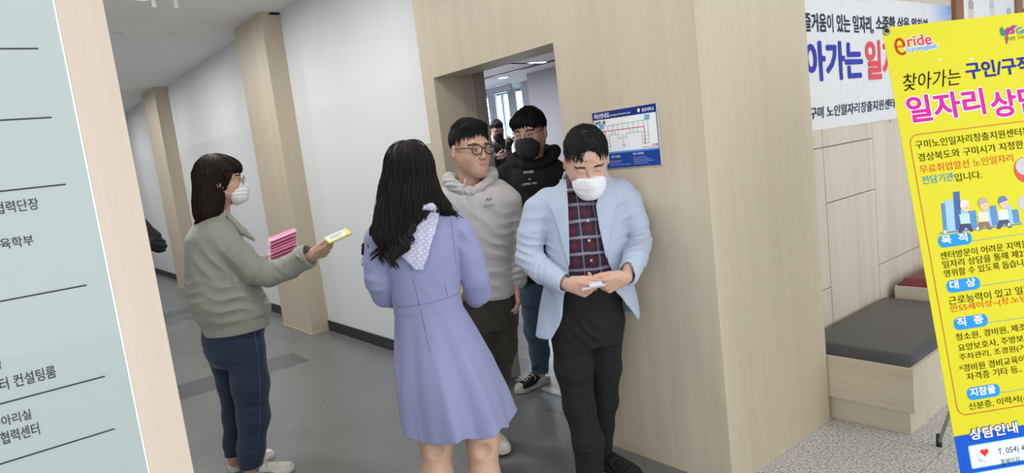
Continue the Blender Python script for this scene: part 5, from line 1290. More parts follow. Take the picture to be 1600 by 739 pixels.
    for e in ends:
        for k in range(12):
            sx = 602+(e[0]-570)*.70+r.uniform(-4, 4); A_ = P(min(max(sx, 600), 660), 308+r.uniform(-10, 10), -.06); Bm = P(e[0]*.55+sx*.45, 360, -.085 if e[0] > 585 else -.02); C_ = P(e[0]+r.uniform(-1.6, 1.6), e[1]+r.uniform(-9, 5), e[2]+r.uniform(-.006, .006)); ph = r.uniform(0, 1.5)
            t = np.linspace(0, 1, K)[:, None]; q = (1-t)**2*A_+2*t*(1-t)*Bm+t*t*C_; ph = .06*k; q[:, 0] += .017*np.sin(t[:, 0]*17+ph+e[0]*.9)*t[:, 0]**1.5; q[:, 1] -= .010+.010*np.cos(t[:, 0]*17+ph+e[0]*.9)*t[:, 0]**1.5
            PL.append(q); RL.append(np.interp(np.linspace(0, 1, K), [0, .6, 1], [.005, .0048, .0009]))
    for (x1, y1, o1) in ((718, 334, .02), (729, 351, .03), (724, 341, .0), (712, 331, .0), (703, 328, -.02), (732, 347, .05)):
        A_ = P(660, 285, -.04); Bm = P(690, 320, -.05); C_ = P(x1, y1, o1); t = np.linspace(0, 1, K)[:, None]; PL.append((1-t)**2*A_+2*t*(1-t)*Bm+t*t*C_); RL.append(np.interp(np.linspace(0, 1, K), [0, .5, 1], [.006, .004, .0008]))
    for k in range(26):
        A_ = P(641+r.uniform(-20, 25), 240+r.uniform(0, 12), .03); C_ = A_+V3(r.uniform(-.05, .05), r.uniform(-.03, .03), r.uniform(-.01, .02)); PL.append(A_+(C_-A_)*np.linspace(0, 1, K)[:, None]+V3(0, 0, .008)*np.sin(np.linspace(0, 3.1, K))[:, None]); RL.append(np.linspace(.0011, .0003, K))
    p.obj('hair', cat([g.mesh(), (V, F), tubes(PL, np.array(RL), 6)]), H_DK)
    q = P(657, 247, -.045); MB().tube([q+V3(-.012, 0, .006), q+V3(0, -.008, 0), q+V3(.012, -.006, -.008)], .0035, 6).build('hair_clip', mat('dark_clip', (.03, .03, .035), .2), p.root, smooth=True)
    for sgn, x0 in ((-1, 683), (1, 757)):
        h = P(x0, 745, 0); h = V3(h[0]+.006*sgn, -.012, 0); shoe(p, h, 90-6*sgn, .235, .88, mat('beige_flat_shoe', (.52, .42, .33), .5), SOLE_W, high=.05)
    return p

# ------------------------------------------------------------------ A: the woman handing out packets
def woman_jacket():
    p = Person(fl(392, 740), 'woman in a sage green jacket, jeans and white mask holding out a yellow packet'); P = p.P
    hd = Head(p, P(346, 281, .0), 84, 5, 0, 1.0)
    nk = P(343, 335, .02)
    sR, eR, wR = P(343, 372, -.14), P(418, 424, -.17), P(484, 401, -.30); sL, eL, wL = P(347, 366, .15), P(398, 422, .16), P(428, 408, .05)
    hR = hand(wR, (.96, -.10, .22), (-.1, .80, .55), -1, [(18, 40, 30), (24, 44, 32), (30, 46, 34), (36, 48, 34)], thumb=(.30, .16, 4, 8), sc=.90, arm=eR+(wR-eR)*.6, armr=.024)
    hL = hand(wL, (.80, -.50, .10), (0, .1, 1), -1, [(30, 40, 30)]*4, thumb=(.7, .5, 20, 15), sc=.88, arm=eL+(wL-eL)*.6, armr=.024)
    hip = P(366, 520, .0)
    body = body_of(p, hd, nk, [(P(340, 345, .02), .05), (P(350, 430, .02), .09), (hip, .09)], [[(sR, .034), (eR, .026), (wR-(wR-eR)*.2, .021)], [(sL, .034), (eL, .026), (wL-(wL-eL)*.2, .021)], [(hip+V3(0, -.08, 0), .06), (P(393, 640, -.09), .045), (P(391, 724, -.09), .030), (P(391, 737, -.09), .028)], [(hip+V3(0, .08, 0), .06), (P(366, 630, .10), .045), (P(366, 712, .10), .030), (P(366, 722, .10), .028)]], [hR, hL], rneck=.047, jawf=.95)
    p.obj('body', body, SK_A)
    hd.eyes((0, -.1), brow=BROW)
    hd.mask(mat('white_pleated_mask', (.78, .79, .81), .75), WHT, pleats=1, top=-.010, slope=.30, big=.93, back=-.052)
    hd.glasses(mat('thin_brown_frame', (.05, .03, .02), .35), rx=.024, rz=.020, tr=.0012, y0=-.106)
    # bob
    g = Grid((-.14, -.15, -.24), (.14, .17, .17), .0033)
    g.add(ell((0, .018, .040), (.088, .106, .092)))
    g.add(loft([(-.20, 0, .062, .070, .066), (-.16, 0, .058, .084, .080), (-.10, 0, .050, .088, .088), (-.04, 0, .040, .088, .090), (.03, 0, .025, .088, .10)]), .03)
    g.sub(rbox((0, -.10, -.08), (.16, .085, .125), .02), .012)
    g.add(ell((0, -.044, .058), (.068, .052, .040)), .015); g.sub(ell((0, -.135, -.03), (.075, .06, .066)), .01)
    g.add(cone((.074, -.035, .02), (.068, -.022, -.03), .014, .006), .02); g.add(cone((-.074, -.035, .02), (-.068, -.022, -.03), .014, .006), .02)
    g.keep(lambda x, y, z: -(np.sqrt((x/.064)**2+((y-.010)/.083)**2+((z-.028)/.082)**2)-1)*.07); g.sub(cone((0, -.0, -.06), (0, .01, -.24), .052, .055), .005)
    g.disp(lambda x, y, z: .0018*np.sin(np.arctan2(y-.02, x)*46+4*np.sin(z*22)))
    V, F = strands(g, 1300, lambda Q: np.stack([.10*np.sin(Q[:, 2]*20)+Q[:, 0]*8, -.05-.9*(Q[:, 1] < -.02)*(Q[:, 2] > .06)+(Q[:, 1]-.02)*7, -1+0*Q[:, 0]], 1), 10, .016, .005, .0014, 5, jit=.10)
    hd.put('hair', cat([g.mesh(), (V, F)]), H_BRN)
    # jeans
    g = grid_for(p, (295, 440), (480, 745), -.26, .26, .0045)
    g.add(loft([p.row(366, 500, 50, .0, .155), p.row(365, 520, 50, .0, .168), p.row(366, 545, 46, .0, .165), p.row(370, 565, 36, .0, .14)]))
    limb(p, g, [(384, 545, 32, -.08), (391, 600, 29, -.09), (396, 650, 25, -.09), (393, 700, 21, -.09), (392, 724, 19.5, -.09)], .035)
    limb(p, g, [(352, 545, 31, .08), (362, 600, 22, .09), (366, 650, 18, .10), (365, 690, 15, .10), (364.5, 709, 14, .10)], .035)
    for c, a, R, lam, am in ((P(350, 560, -.1), (.7, 0, 1), .10, .05, .005), (P(393, 630, -.15), (.5, 0, 1), .09, .055, .003), (P(392, 700, -.15), (.5, 0, 1), .06, .035, .003), (P(330, 540, 0), (.6, 0, 1), .06, .04, .005), (P(365, 640, .05), (.5, 0, 1), .08, .045, .003)): g.fold(c, a, R, lam, am, bend=.012)
    for q in (P(392, 728, -.09), P(364.5, 711, .10)): g.sub(rbox(q-V3(0, 0, .10), (.10, .085, .10)), .004)
    g.wob(.003, 16, 6)
    JN = clothm('dark_blue_denim', (.018, .030, .068), .9, weave=500, var=.3, bmp=.1, crease=.10)
    jn = p.obj('jeans', g, JN)
    pass; ST = mat('denim_stitch', (.07, .12, .22), .8)
    MB().tube([P(x, y, -.245+.0*i) for i, (x, y) in enumerate(((397, 512), (404, 560), (407, 610), (406, 660), (402, 720)))], .0012, 5).build('side_seam', ST, jn, smooth=True)
    # jacket
    JK = clothm('sage_green_cotton', (.31, .315, .27), .85, weave=900, var=.07, bmp=.06, crease=.22)
    rows = [p.row(338, 338, 20, .01, .075), p.row(333, 350, 34, .01, .145), p.row(333, 366, 43, .005, .185), p.row(338, 400, 50, .0, .195), p.row(345, 435, 55, .0, .20), p.row(354, 465, 60, .0, .205), p.row(365, 488, 60, .0, .20), p.row(369, 500, 53, .0, .185), p.row(371, 512, 52, .0, .180)]
    g = grid_for(p, (270, 500), (320, 530), -.40, .34, .0045)
    tor = loft(rows, p=2.2); g.add(tor)
    limb(p, g, [(338, 366, 24, -.11), (358, 388, 25, -.15), (396, 420, 24, -.17), (420, 428, 21.5, -.18)], .012, .05); limb(p, g, [(420, 428, 21.5, -.18), (452, 418, 20, -.23), (472, 405, 18.5, -.275)], .010)
    limb(p, g, [(340, 362, 22, .12), (370, 395, 22, .15), (398, 420, 20, .16), (420, 412, 16, .09)], .04)
    ca, cb = P(472, 404.5, -.272), P(481, 400.5, -.288); cu = nrm(cb-ca); g.add(cone(ca, cb, .061, .060), .004); g.keep(lambda x, y, z: np.where(z*0+x+y*0 > ca[0]-.05, plane(cb+cu*.012, cu)(x, y, z), -1.), .002)
    g.sub(cone(P(340, 318, .0), P(342, 343, .01), .056, .058), .01)
    g.sub(cone(cb-cu*.020, cb+cu*.12, .050, .052), .003)
    g.add(loft([p.row(370, 500, 50, 0, .184), p.row(371, 512, 50, 0, .18)]), .0)
    g.disp(lambda x, y, z: -.0022*np.abs(np.sin(np.arctan2(y, x-P(370, 505)[0])*30))*np.exp(-((z-P(370, 503)[2])/.025)**2))
    for c, a, R, lam, am in ((P(400, 425, -.2), (1, 0, -.5), .07, .055, .005), (P(438, 420, -.22), (1, 0, .7), .06, .045, .005), (P(458, 414, -.25), (1, 0, -.3), .05, .036, .004), (P(330, 410, -.18), (.9, 0, .4), .12, .07, .006), (P(360, 470, -.18), (.3, 0, 1), .12, .06, .007), (P(305, 460, -.1), (.2, 0, 1), .09, .05, .006), (P(400, 480, -.1), (.4, 0, 1), .08, .045, .006), (P(355, 385, -.17), (.7, 0, -1), .08, .045, .006)): g.fold(c, a, R, lam, am, bend=.014)
    g.wob(.005, 13, 8)
    jk = p.obj('jacket', g, JK)
    g = grid_for(p, (320, 405), (320, 400), -.20, .20, .003)
    g.add(loft([p.row(341, 328, 22, .015, .068), p.row(341, 342, 26, .015, .085), p.row(344, 352, 30, .01, .10)], grow=.004)); g.sub(loft([p.row(341, 318, 18, .015, .060), p.row(341, 342, 21, .015, .074), p.row(344, 362, 25, .01, .09)])); g.sub(wedge(p, [(315, 352, 380), (330, 354, 380), (360, 366, 390)], 0, .3), .004)
    g.add(cone(P(358, 338, -.075), P(380, 362, -.10), .014, .018), .01); g.add(cone(P(380, 362, -.10), P(396, 374, -.10), .017, .008), .01); g.add(cone(P(356, 338, .06), P(384, 364, .04), .014, .014), .01)
    p.obj('collar', g, JK, jk)
    g = grid_for(p, (345, 420), (380, 480), -.34, -.05, .003); g.add(patch((tor[0], tor[1], tor[2]), region(p, ((362, 428), (402, 424), (402, 436), (362, 444)), -.19), .003, .003, -.05)); p.obj('pocket_flap', g, JK, jk)
    q = P(468, 404, -.335); MB().tube([P(463, 398, -.325), P(470, 403, -.345), P(473, 412, -.335)], .007, 8).build('cuff_strap', JK, jk, smooth=True)
    MB().ball(P(466, 401, -.343), (.007, .004, .007), 10, 6).build('cuff_button', mat('grey_green_button', (.35, .36, .32), .3), jk, smooth=True)
    CR_ = noise_mat('cream_leather', (.66, .63, .54), (.72, .69, .61), (30, 30, 30), .6, bmp=.05)
    h1 = P(391, 741, -.09); h1[2] = 0; shoe(p, h1, -4, .245, .9, CR_, SOLE_W, lacem=mat('white_laces', (.75, .74, .70), .8)); h2 = P(366, 727, .10); h2[2] = 0; shoe(p, h2, 14, .245, .9, CR_, SOLE_W, lacem=mat('white_laces', (.75, .74, .70), .8))
    # packets
    def world(q): return p.b+p.r*q[0]+p.v*q[1]+V3(0, 0, q[2])
    c = world(P(528, 369, -.335)); yp_ = empty('tissue_packet', tuple(c), 'yellow packet with a white label in the outstretched right hand of the masked woman', 'packet'); yp_.rotation_euler = (math.radians(20), math.radians(-14), p.root.rotation_euler[2]+math.radians(6))
    MB().box((-.060, -.034, -.006), (.060, .034, .006)).build('wrapper', mat('yellow_wrapper', (.78, .75, .16), .35), yp_, bevel=.004, seg=3)
    MB().box((-.050, -.028, .0055), (.036, .028, .0067)).build('white_label', mat('label_white', (.74, .80, .74), .5), yp_)
    LF = Face((0, 0, .0069), (1, 0, 0), (0, 1, 0))
    for k, v in enumerate((.012, 0, -.012)): tape(LF, [(-.040, v), (.030-.01*k, v)], .0035, mat('label_green_ink', (.25, .38, .30), .6), yp_, 'small_print')
    PK = mat('pink_wrapper', (.74, .23, .42), .35); PK2 = mat('pink_wrapper_edge', (.80, .42, .56), .4)
    proto = None; labs = ['lowest', 'second lowest', 'third lowest', 'middle', 'third highest', 'second highest', 'topmost']
    for k in range(7):
        c = world(P(441+.5*math.sin(k*2.1), 397-4.9*k, -.045+.010*math.cos(k*1.7)))
        if proto is None:
            o = empty('pink_packet', tuple(c)); proto = o
            MB().box((-.064, -.045, -.0055), (.064, .045, .0055)).build('wrapper', PK, o, bevel=.005, seg=2); MB().box((-.071, -.040, -.001), (-.062, .040, .001)).build('sealed_edge', PK2, o); MB().box((.062, -.040, -.001), (.071, .040, .001)).build('sealed_edge', PK2, o)
        else:
            o = proto.copy(); col.objects.link(o); o.location = tuple(c)
            for ch in list(proto.children): d = ch.copy(); col.objects.link(d); d.parent = o
        o.rotation_euler = (math.radians(6), math.radians(-14), p.root.rotation_euler[2]+math.radians(1.2*math.sin(k*2.3)))
        tag(o, labs[k]+' of the pink packets stacked on the left hand of the masked woman', 'packet', 'pink packets in the stack')
    return p

# ------------------------------------------------------------------ C: the man in the light grey jacket
def man_grey():
    bb = at_depth(770, 400, 3.2); p = Person(bb, 'man in a light grey hooded jacket with round black glasses, looking to the side'); P = p.P
    hd = Head(p, P(735, 233, .0), 33, 3, 3, 1.06); nk = P(737, 290, .03)
    sL, eL, wL = P(694, 314, .02), P(686, 395, .02), P(688, 440, .03); sR, eR, wR = P(792, 310, .02), P(803, 385, .02), P(807, 447, -.02)
    hL = hand(wL, (0, -.05, -1), (.9, .1, 0), 1, [(20, 25, 15)]*4, arm=eL+(wL-eL)*.6); hR = hand(wR, (-.02, -.08, -1), (-.95, .1, 0), -1, [(18, 22, 12), (22, 24, 14), (25, 26, 16), (28, 28, 16)], thumb=(.35, .1, 10, 8), arm=eR+(wR-eR)*.6, sc=.96)
    hip = P(758, 465, .02)
    body = body_of(p, hd, nk, [(P(740, 300, .03), .06), (P(748, 380, .02), .10), (hip, .10)], [[(sL, .04), (eL, .03), (wL-(wL-eL)*.2, .024)], [(sR, .04), (eR, .03), (wR-(wR-eR)*.2, .024)], [(hip+V3(-.08, 0, 0), .07), (P(745, 600, -.08), .045), (P(748, 705, -.08), .033)], [(hip+V3(.07, 0, 0), .07), (P(778, 590, .04), .045), (P(758, 668, .19), .033)]], [hL, hR], rneck=.051, jawf=.93)
    p.obj('body', body, SK_C)
    hd.eyes((.25, .0), lips=(.50, .25, .20), brow=BROW)
    V, F = hair_short(hd, H_BLK, side=.006, back=-.055, top=.002, N_=3600, seed=2, volume=1.1, wid=-.002, facez=.018, fringe=[((.000, -.044, .098), (.052, .034, .022)), ((-.03, -.040, .096), (.040, .036, .022))],
        flow=lambda Q: np.stack([1.1*(Q[:, 2] > .07)+Q[:, 0]*3, -.5*(Q[:, 2] > .05), -1.1+Q[:, 2]*9], 1))
    hd.put('hair', (V, F), H_BLK)
    hd.glasses(mat('black_acetate', (.008, .008, .009), .2), rx=.0238, rz=.0215, tr=.0024, y0=-.106, z0=-.003)
    g = grid_for(p, (715, 830), (445, 720), -.28, .34, .005)
    g.add(loft([p.row(757, 450, 46, .02, .12), p.row(760, 480, 48, .02, .13), p.row(762, 510, 44, .02, .12)]))
    limb(p, g, [(783, 490, 27, .03), (784, 540, 23, .03), (779, 590, 18, .05), (766, 640, 15, .12), (757, 664, 14, .18)], .03)
    limb(p, g, [(740, 490, 26, .0), (744, 560, 24, -.04), (746, 630, 20, -.08), (748, 704, 17, -.08)], .03)
    g.fold(P(785, 560, -.05), (.3, 0, 1), .12, .06, .005, bend=.01); g.fold(P(780, 500, -.1), (1, 0, .5), .08, .05, .005); g.wob(.003, 15, 3)
    p.obj('trousers', g, clothm('dark_olive_twill', (.032, .030, .022), .9, bmp=.05, crease=.12))
    GR = clothm('light_grey_nylon', (.47, .45, .45), .7, weave=300, var=.04, bmp=.03, crease=.16)
    rows = [p.row(738, 288, 36, .03, .085), p.row(741, 298, 54, .03, .11), p.row(744, 315, 60, .025, .13), p.row(747, 350, 58, .02, .14), p.row(750, 400, 54, .02, .145), p.row(754, 440, 51, .02, .145), p.row(757, 468, 49, .02, .142)]
    g = grid_for(p, (660, 845), (262, 490), -.28, .26, .0045); tor = loft(rows, p=2.25); g.add(tor)
    limb(p, g, [(778, 300, 20, .03), (793, 316, 22, .02), (798, 350, 19, .02), (801, 385, 17, .02), (803, 408, 16.5, .0), (807, 424, 17.5, -.01), (809, 437, 14.5, -.01)], .006, .035)
    limb(p, g, [(704, 308, 20, .03), (694, 322, 22, .02), (688, 360, 19, .02), (687, 395, 18, .02), (688, 430, 15, .03)], .006, .035)
    g.keep(plane(P(757, 466, -.1), nrm(V3(-.10, 0, -1))), .004); g.sub(loft([(r[0], r[1], r[2], r[3]-.020, r[4]-.020) for r in rows[4:]], p=2.25)); g.add(loft([(r[0], r[1], r[2], r[3]-.03, r[4]-.03) for r in rows[3:6]], p=2.25))
    g.sub(cone(P(737, 268, .0), P(738, 300, .01), .075, .07), .01)
    for c, a, R, lam, am in ((P(806, 415, -.02), (.1, 0, 1), .08, .034, .007), (P(797, 350, -.03), (.3, 0, 1), .08, .05, .005), (P(770, 430, -.12), (.6, 0, 1), .12, .07, .005), (P(765, 330, -.12), (1, 0, .7), .12, .07, .005), (P(780, 385, -.1), (.8, 0, 1), .09, .05, .005), (P(720, 345, -.12), (1, 0, -.6), .1, .07, .004)): g.fold(c, a, R, lam, am, bend=.014)
    g.wob(.004, 14, 7); g_jc = g; jk = p.obj('jacket', g, GR)
    g = grid_for(p, (690, 820), (420, 495), -.24, .24, .005); g.add(loft([(r[0]-.018, r[1], r[2], r[3]-.012, r[4]-.012) for r in rows[4:]], p=2.25)); g.keep(plane(P(757, 470, -.1), nrm(V3(-.10, 0, -1))), .004); p.obj('shirt_hem', g, clothm('off_white_tee', (.62, .61, .59), .9))
    # hood gathered round the neck
    g = grid_for(p, (680, 795), (240, 310), -.22, .24, .0035); C_ = P(737, 292, .03)
    ring = []
    for i in range(15):
        t = math.radians(-90+i*360/14); ring.append(C_+V3(.104*math.cos(t), .098*math.sin(t), .020*math.sin(t)+.050*abs(math.cos(t))**1.5))
    for i in range(14):
        r1 = .019+.009*abs(math.cos(math.radians(-90+i*360/14))); g.add(cone(ring[i], ring[i+1], r1, r1), .02)
    g.add(ell(P(738, 286, .14), (.12, .06, .05)), .03)
    g.sub(cone(P(736, 258, -.005), P(738, 300, .015), .070, .060), .01)
    for c, a in ((P(708, 284, -.05), (.5, .3, 1)), (P(768, 276, -.05), (-.5, .3, 1)), (P(738, 290, -.1), (1, 0, .3))): g.fold(c, a, .06, .024, .005, bend=.01)
    hood = p.obj('hood', g, GR, jk)
    ZP = mat('pale_grey_zip', (.52, .51, .52), .4)
    MB().tube(front(g_jc, [P(729+1.2*i, 298+i*11, -.12) for i in range(15)], .0), .0018, 5).build('zip', mat('grey_zip_line', (.30, .29, .29), .5), jk, smooth=True)
    MB().tube([P(727, 279, -.125), P(726, 286, -.135), P(725, 293, -.135)], (.0025, .003, .0045), 6).build('zip_pull', ZP, jk, smooth=True); MB().tube([P(706, 284, -.11), P(707, 291, -.12)], .004, 6).build('toggle', ZP, jk, smooth=True)
    LG = mat('dark_logo_print', (.10, .10, .11), .5)
    q0 = P(756.5, 324.5, -.128); q1 = P(774, 322.4, -.120); exl = nrm(q1-q0); fy = nrm(np.cross(V3(0, -1, 0.06), exl)); JF = Face(q0, exl, nrm(np.cross(np.cross(exl, V3(0, 0, 1)), exl)))
    W_ = np.linalg.norm(q1-q0); f_ = tor[0]
    text(JF, "ARC'TERYX", 0, 0, W_*.98, .0125, LG, jk, 'lettering', .02, d=.006)
    for pts in (((.15, .45), (.32, .80), (.50, .62), (.72, .92), (.62, .70), (.85, .55), (.60, .55), (.45, .38), (.40, .55)), ((.22, .95), (.40, .85), (.30, .78)), ((.55, .98), (.78, .80), (.60, .80))):
        poly(JF, [(a*W_, .014+b_*.034) for a, b_ in pts], LG, jk, 'emblem', d0=.0055, d1=.0065)
    WS = noise_mat('white_leather', (.72, .72, .70), (.78, .78, .76), (30, 30, 30), .5, bmp=.03)
    a = P(756, 673, .20); a[2] = .03; shoe(p, a, -66, .275, 1., WS, SOLE_W, lacem=mat('white_laces', (.75, .74, .70), .8), pitch=4); a = P(748, 722, -.09); a[2] = 0; shoe(p, a, -75, .275, 1., WS, SOLE_W, lacem=mat('white_laces', (.75, .74, .70), .8))
    return p

# ------------------------------------------------------------------ D: the man in the black hoodie in the doorway
def man_hoodie():
    fq = fl(842, 599); u = fq/np.linalg.norm(fq); p = Person(fq-u*.28, 'man in a black hoodie, black mask and thin glasses coming through the doorway'); P = p.P
    hd = Head(p, P(828, 206, -.06), -25, 9, 0, 1.09); nk = P(830, 256, .0)
    sL, eL, wL = P(790, 272, .02), P(786, 340, .02), P(806, 385, -.10); sR, eR, wR = P(868, 264, .02), P(874, 335, .02), P(868, 390, -.06)
    hL = hand(wL, (.1, -.3, -.9), (.9, .1, 0), 1, [(25, 30, 20)]*4, arm=eL+(wL-eL)*.6, h=.0025); hR = hand(wR, (-.1, -.3, -.9), (-.9, .1, 0), -1, [(25, 30, 20)]*4, arm=eR+(wR-eR)*.6, h=.0025)
    hip = P(838, 430, .02)
    body = body_of(p, hd, nk, [(P(830, 262, .02), .06), (P(833, 340, .02), .10), (hip, .10)], [[(sL, .04), (eL, .03), (wL-(wL-eL)*.2, .024)], [(sR, .04), (eR, .03), (wR-(wR-eR)*.2, .024)], [(hip+V3(-.03, 0, 0), .06), (P(839, 515, .10), .045), (P(846, 582, .22), .030)], [(hip+V3(.09, 0, 0), .06), (P(884, 535, -.02), .045), (P(901, 598, -.1), .030)]], [hL, hR], rneck=.056)
    p.obj('body', body, SK_C)
    hd.eyes((-.2, -.3), brow=BROW)
    V, F = hair_short(hd, H_BLK, side=-.015, back=-.06, top=-.006, facez=.006, N_=3600, seed=6, volume=1.2, fringe=[((-.01, -.068, .066), (.056, .026, .026)), ((-.045, -.05, .055), (.028, .032, .028)), ((.045, -.05, .058), (.028, .032, .028))],
        flow=lambda Q: np.stack([Q[:, 0]*3-.25, -.9+0*Q[:, 0], -1.3+Q[:, 2]*9], 1))
    hd.put('hair', (V, F), H_BLK)
    hd.mask(mat('black_mask_cloth', (.012, .012, .014), .8), BLACK, top=-.014, slope=.10, back=-.016, big=1.02)
    hd.glasses(mat('thin_steel_frame', (.10, .10, .11), .3, .6), rx=.025, rz=.018, tr=.0011, y0=-.107, z0=-.004)
    HB = clothm('black_jersey', (.008, .008, .009), .95, bmp=.05, sheen=.0, crease=.15)
    rows = [p.row(830, 254, 28, .02, .08), p.row(830, 264, 40, .02, .11), p.row(831, 282, 46, .02, .13), p.row(833, 330, 45, .02, .14), p.row(835, 390, 40, .02, .14), p.row(837, 436, 37, .02, .14)]
    g = grid_for(p, (755, 905), (225, 450), -.28, .28, .0048); g.add(loft(rows, p=2.2))
    limb(p, g, [(800, 264, 15, .02), (789, 278, 17, .02), (786, 310, 15, .02), (786, 342, 14, .02), (804, 378, 11, -.08)], .035); limb(p, g, [(858, 257, 15, .02), (870, 270, 17, .02), (873, 305, 15, .02), (874, 338, 14, .02), (869, 382, 11, -.05)], .035)
    g.sub(cone(P(829, 234, .0), P(830, 262, .0), .078, .062), .01); g.fold(P(828, 300, -.12), (.6, 0, 1), .12, .06, .004, bend=.01); g.fold(P(828, 400, -.12), (.2, 0, 1), .12, .05, .005, bend=.01); g.wob(.003, 14, 1)
    hd_ = p.obj('hoodie', g, HB)
    g = grid_for(p, (785, 885), (215, 270), -.2, .26, .004); C_ = P(832, 250, .03)
    for i in range(14):
        t0, t1 = math.radians(-90+i*360/14), math.radians(-90+(i+1)*360/14); pt = lambda t: C_+V3(.120*math.cos(t), .105*math.sin(t), .026*math.sin(t)+.014*abs(math.cos(t))); g.add(cone(pt(t0), pt(t1), .027, .027), .02)
    g.add(ell(P(838, 243, .16), (.13, .06, .07)), .03); g.add(cone(P(858, 240, .0), P(866, 236, .08), .035, .04), .03); g.fold(P(850, 245, -.05), (.6, .3, 1), .07, .028, .005); p.obj('hood', g, HB, hd_)
    q0 = P(818, 271.5, -.135); q1 = P(832.5, 269.8, -.135); JF = Face(q0, nrm(q1-q0), (0, 0, 1)); k = 1/250
    PWH = mat('white_chest_print', (.70, .70, .72), .5); text(JF, 'SPACED', 0, 0, 14*k, 3.2*k, PWH, hd_, 'lettering', .02, d=.004); text(JF, 'IN', 6*k, -9.5*k, 8.6*k, -7*k, PWH, hd_, 'lettering', .02, d=.004); text(JF, '- A SIMPLE  WAY', -5*k, -16*k, 17*k, -13*k, PWH, hd_, 'lettering', .02, d=.002)
    g = grid_for(p, (800, 915), (415, 615), -.28, .40, .005)
    g.add(loft([p.row(838, 425, 35, .02, .12), p.row(838, 450, 34, .02, .13), p.row(842, 470, 32, .02, .12)]))
    limb(p, g, [(834, 455, 20, .02), (836, 485, 20, .05), (838, 515, 18.5, .10), (843, 550, 15, .17), (844, 580, 13.5, .22)], .03); limb(p, g, [(866, 460, 20, .0), (882, 525, 17, -.02), (900, 598, 14, -.09)], .03)
    g.sub(rbox(P(844, 581, .22)-V3(0, 0, .10), (.08, .09, .10)), .004)
    g.fold(P(838, 520, .0), (.7, 0, 1), .1, .06, .003, bend=.02); g.fold(P(844, 566, .1), (.4, 0, 1), .05, .035, .003, bend=.02); g.wob(.003, 15, 2); p.obj('jeans', g, clothm('blue_teal_denim', (.045, .095, .155), .9, weave=500, var=.25, bmp=.1, crease=.1))
    CV = mat('black_canvas', (.014, .014, .016), .9); RB = noise_mat('scuffed_white_rubber', (.46, .44, .40), (.60, .58, .54), (40, 40, 40), .7, bmp=.05); LC = mat('white_laces', (.75, .74, .70), .8)
    a = P(852, 594, .28); a[2] = .004; s1 = shoe(p, a, -146, .275, .95, CV, RB, RB, LC, high=.09); a2 = P(903, 606, -.12); a2[2] = 0; shoe(p, a2, -100, .275, .95, CV, RB, RB, LC, high=.09)
    o = MB().box((-.016, -.003, -.012), (.016, .003, .012)).build('tongue_label', BLACK, s1); q = P(836.5, 575.5, .13); o.location = tuple(q)
    return p

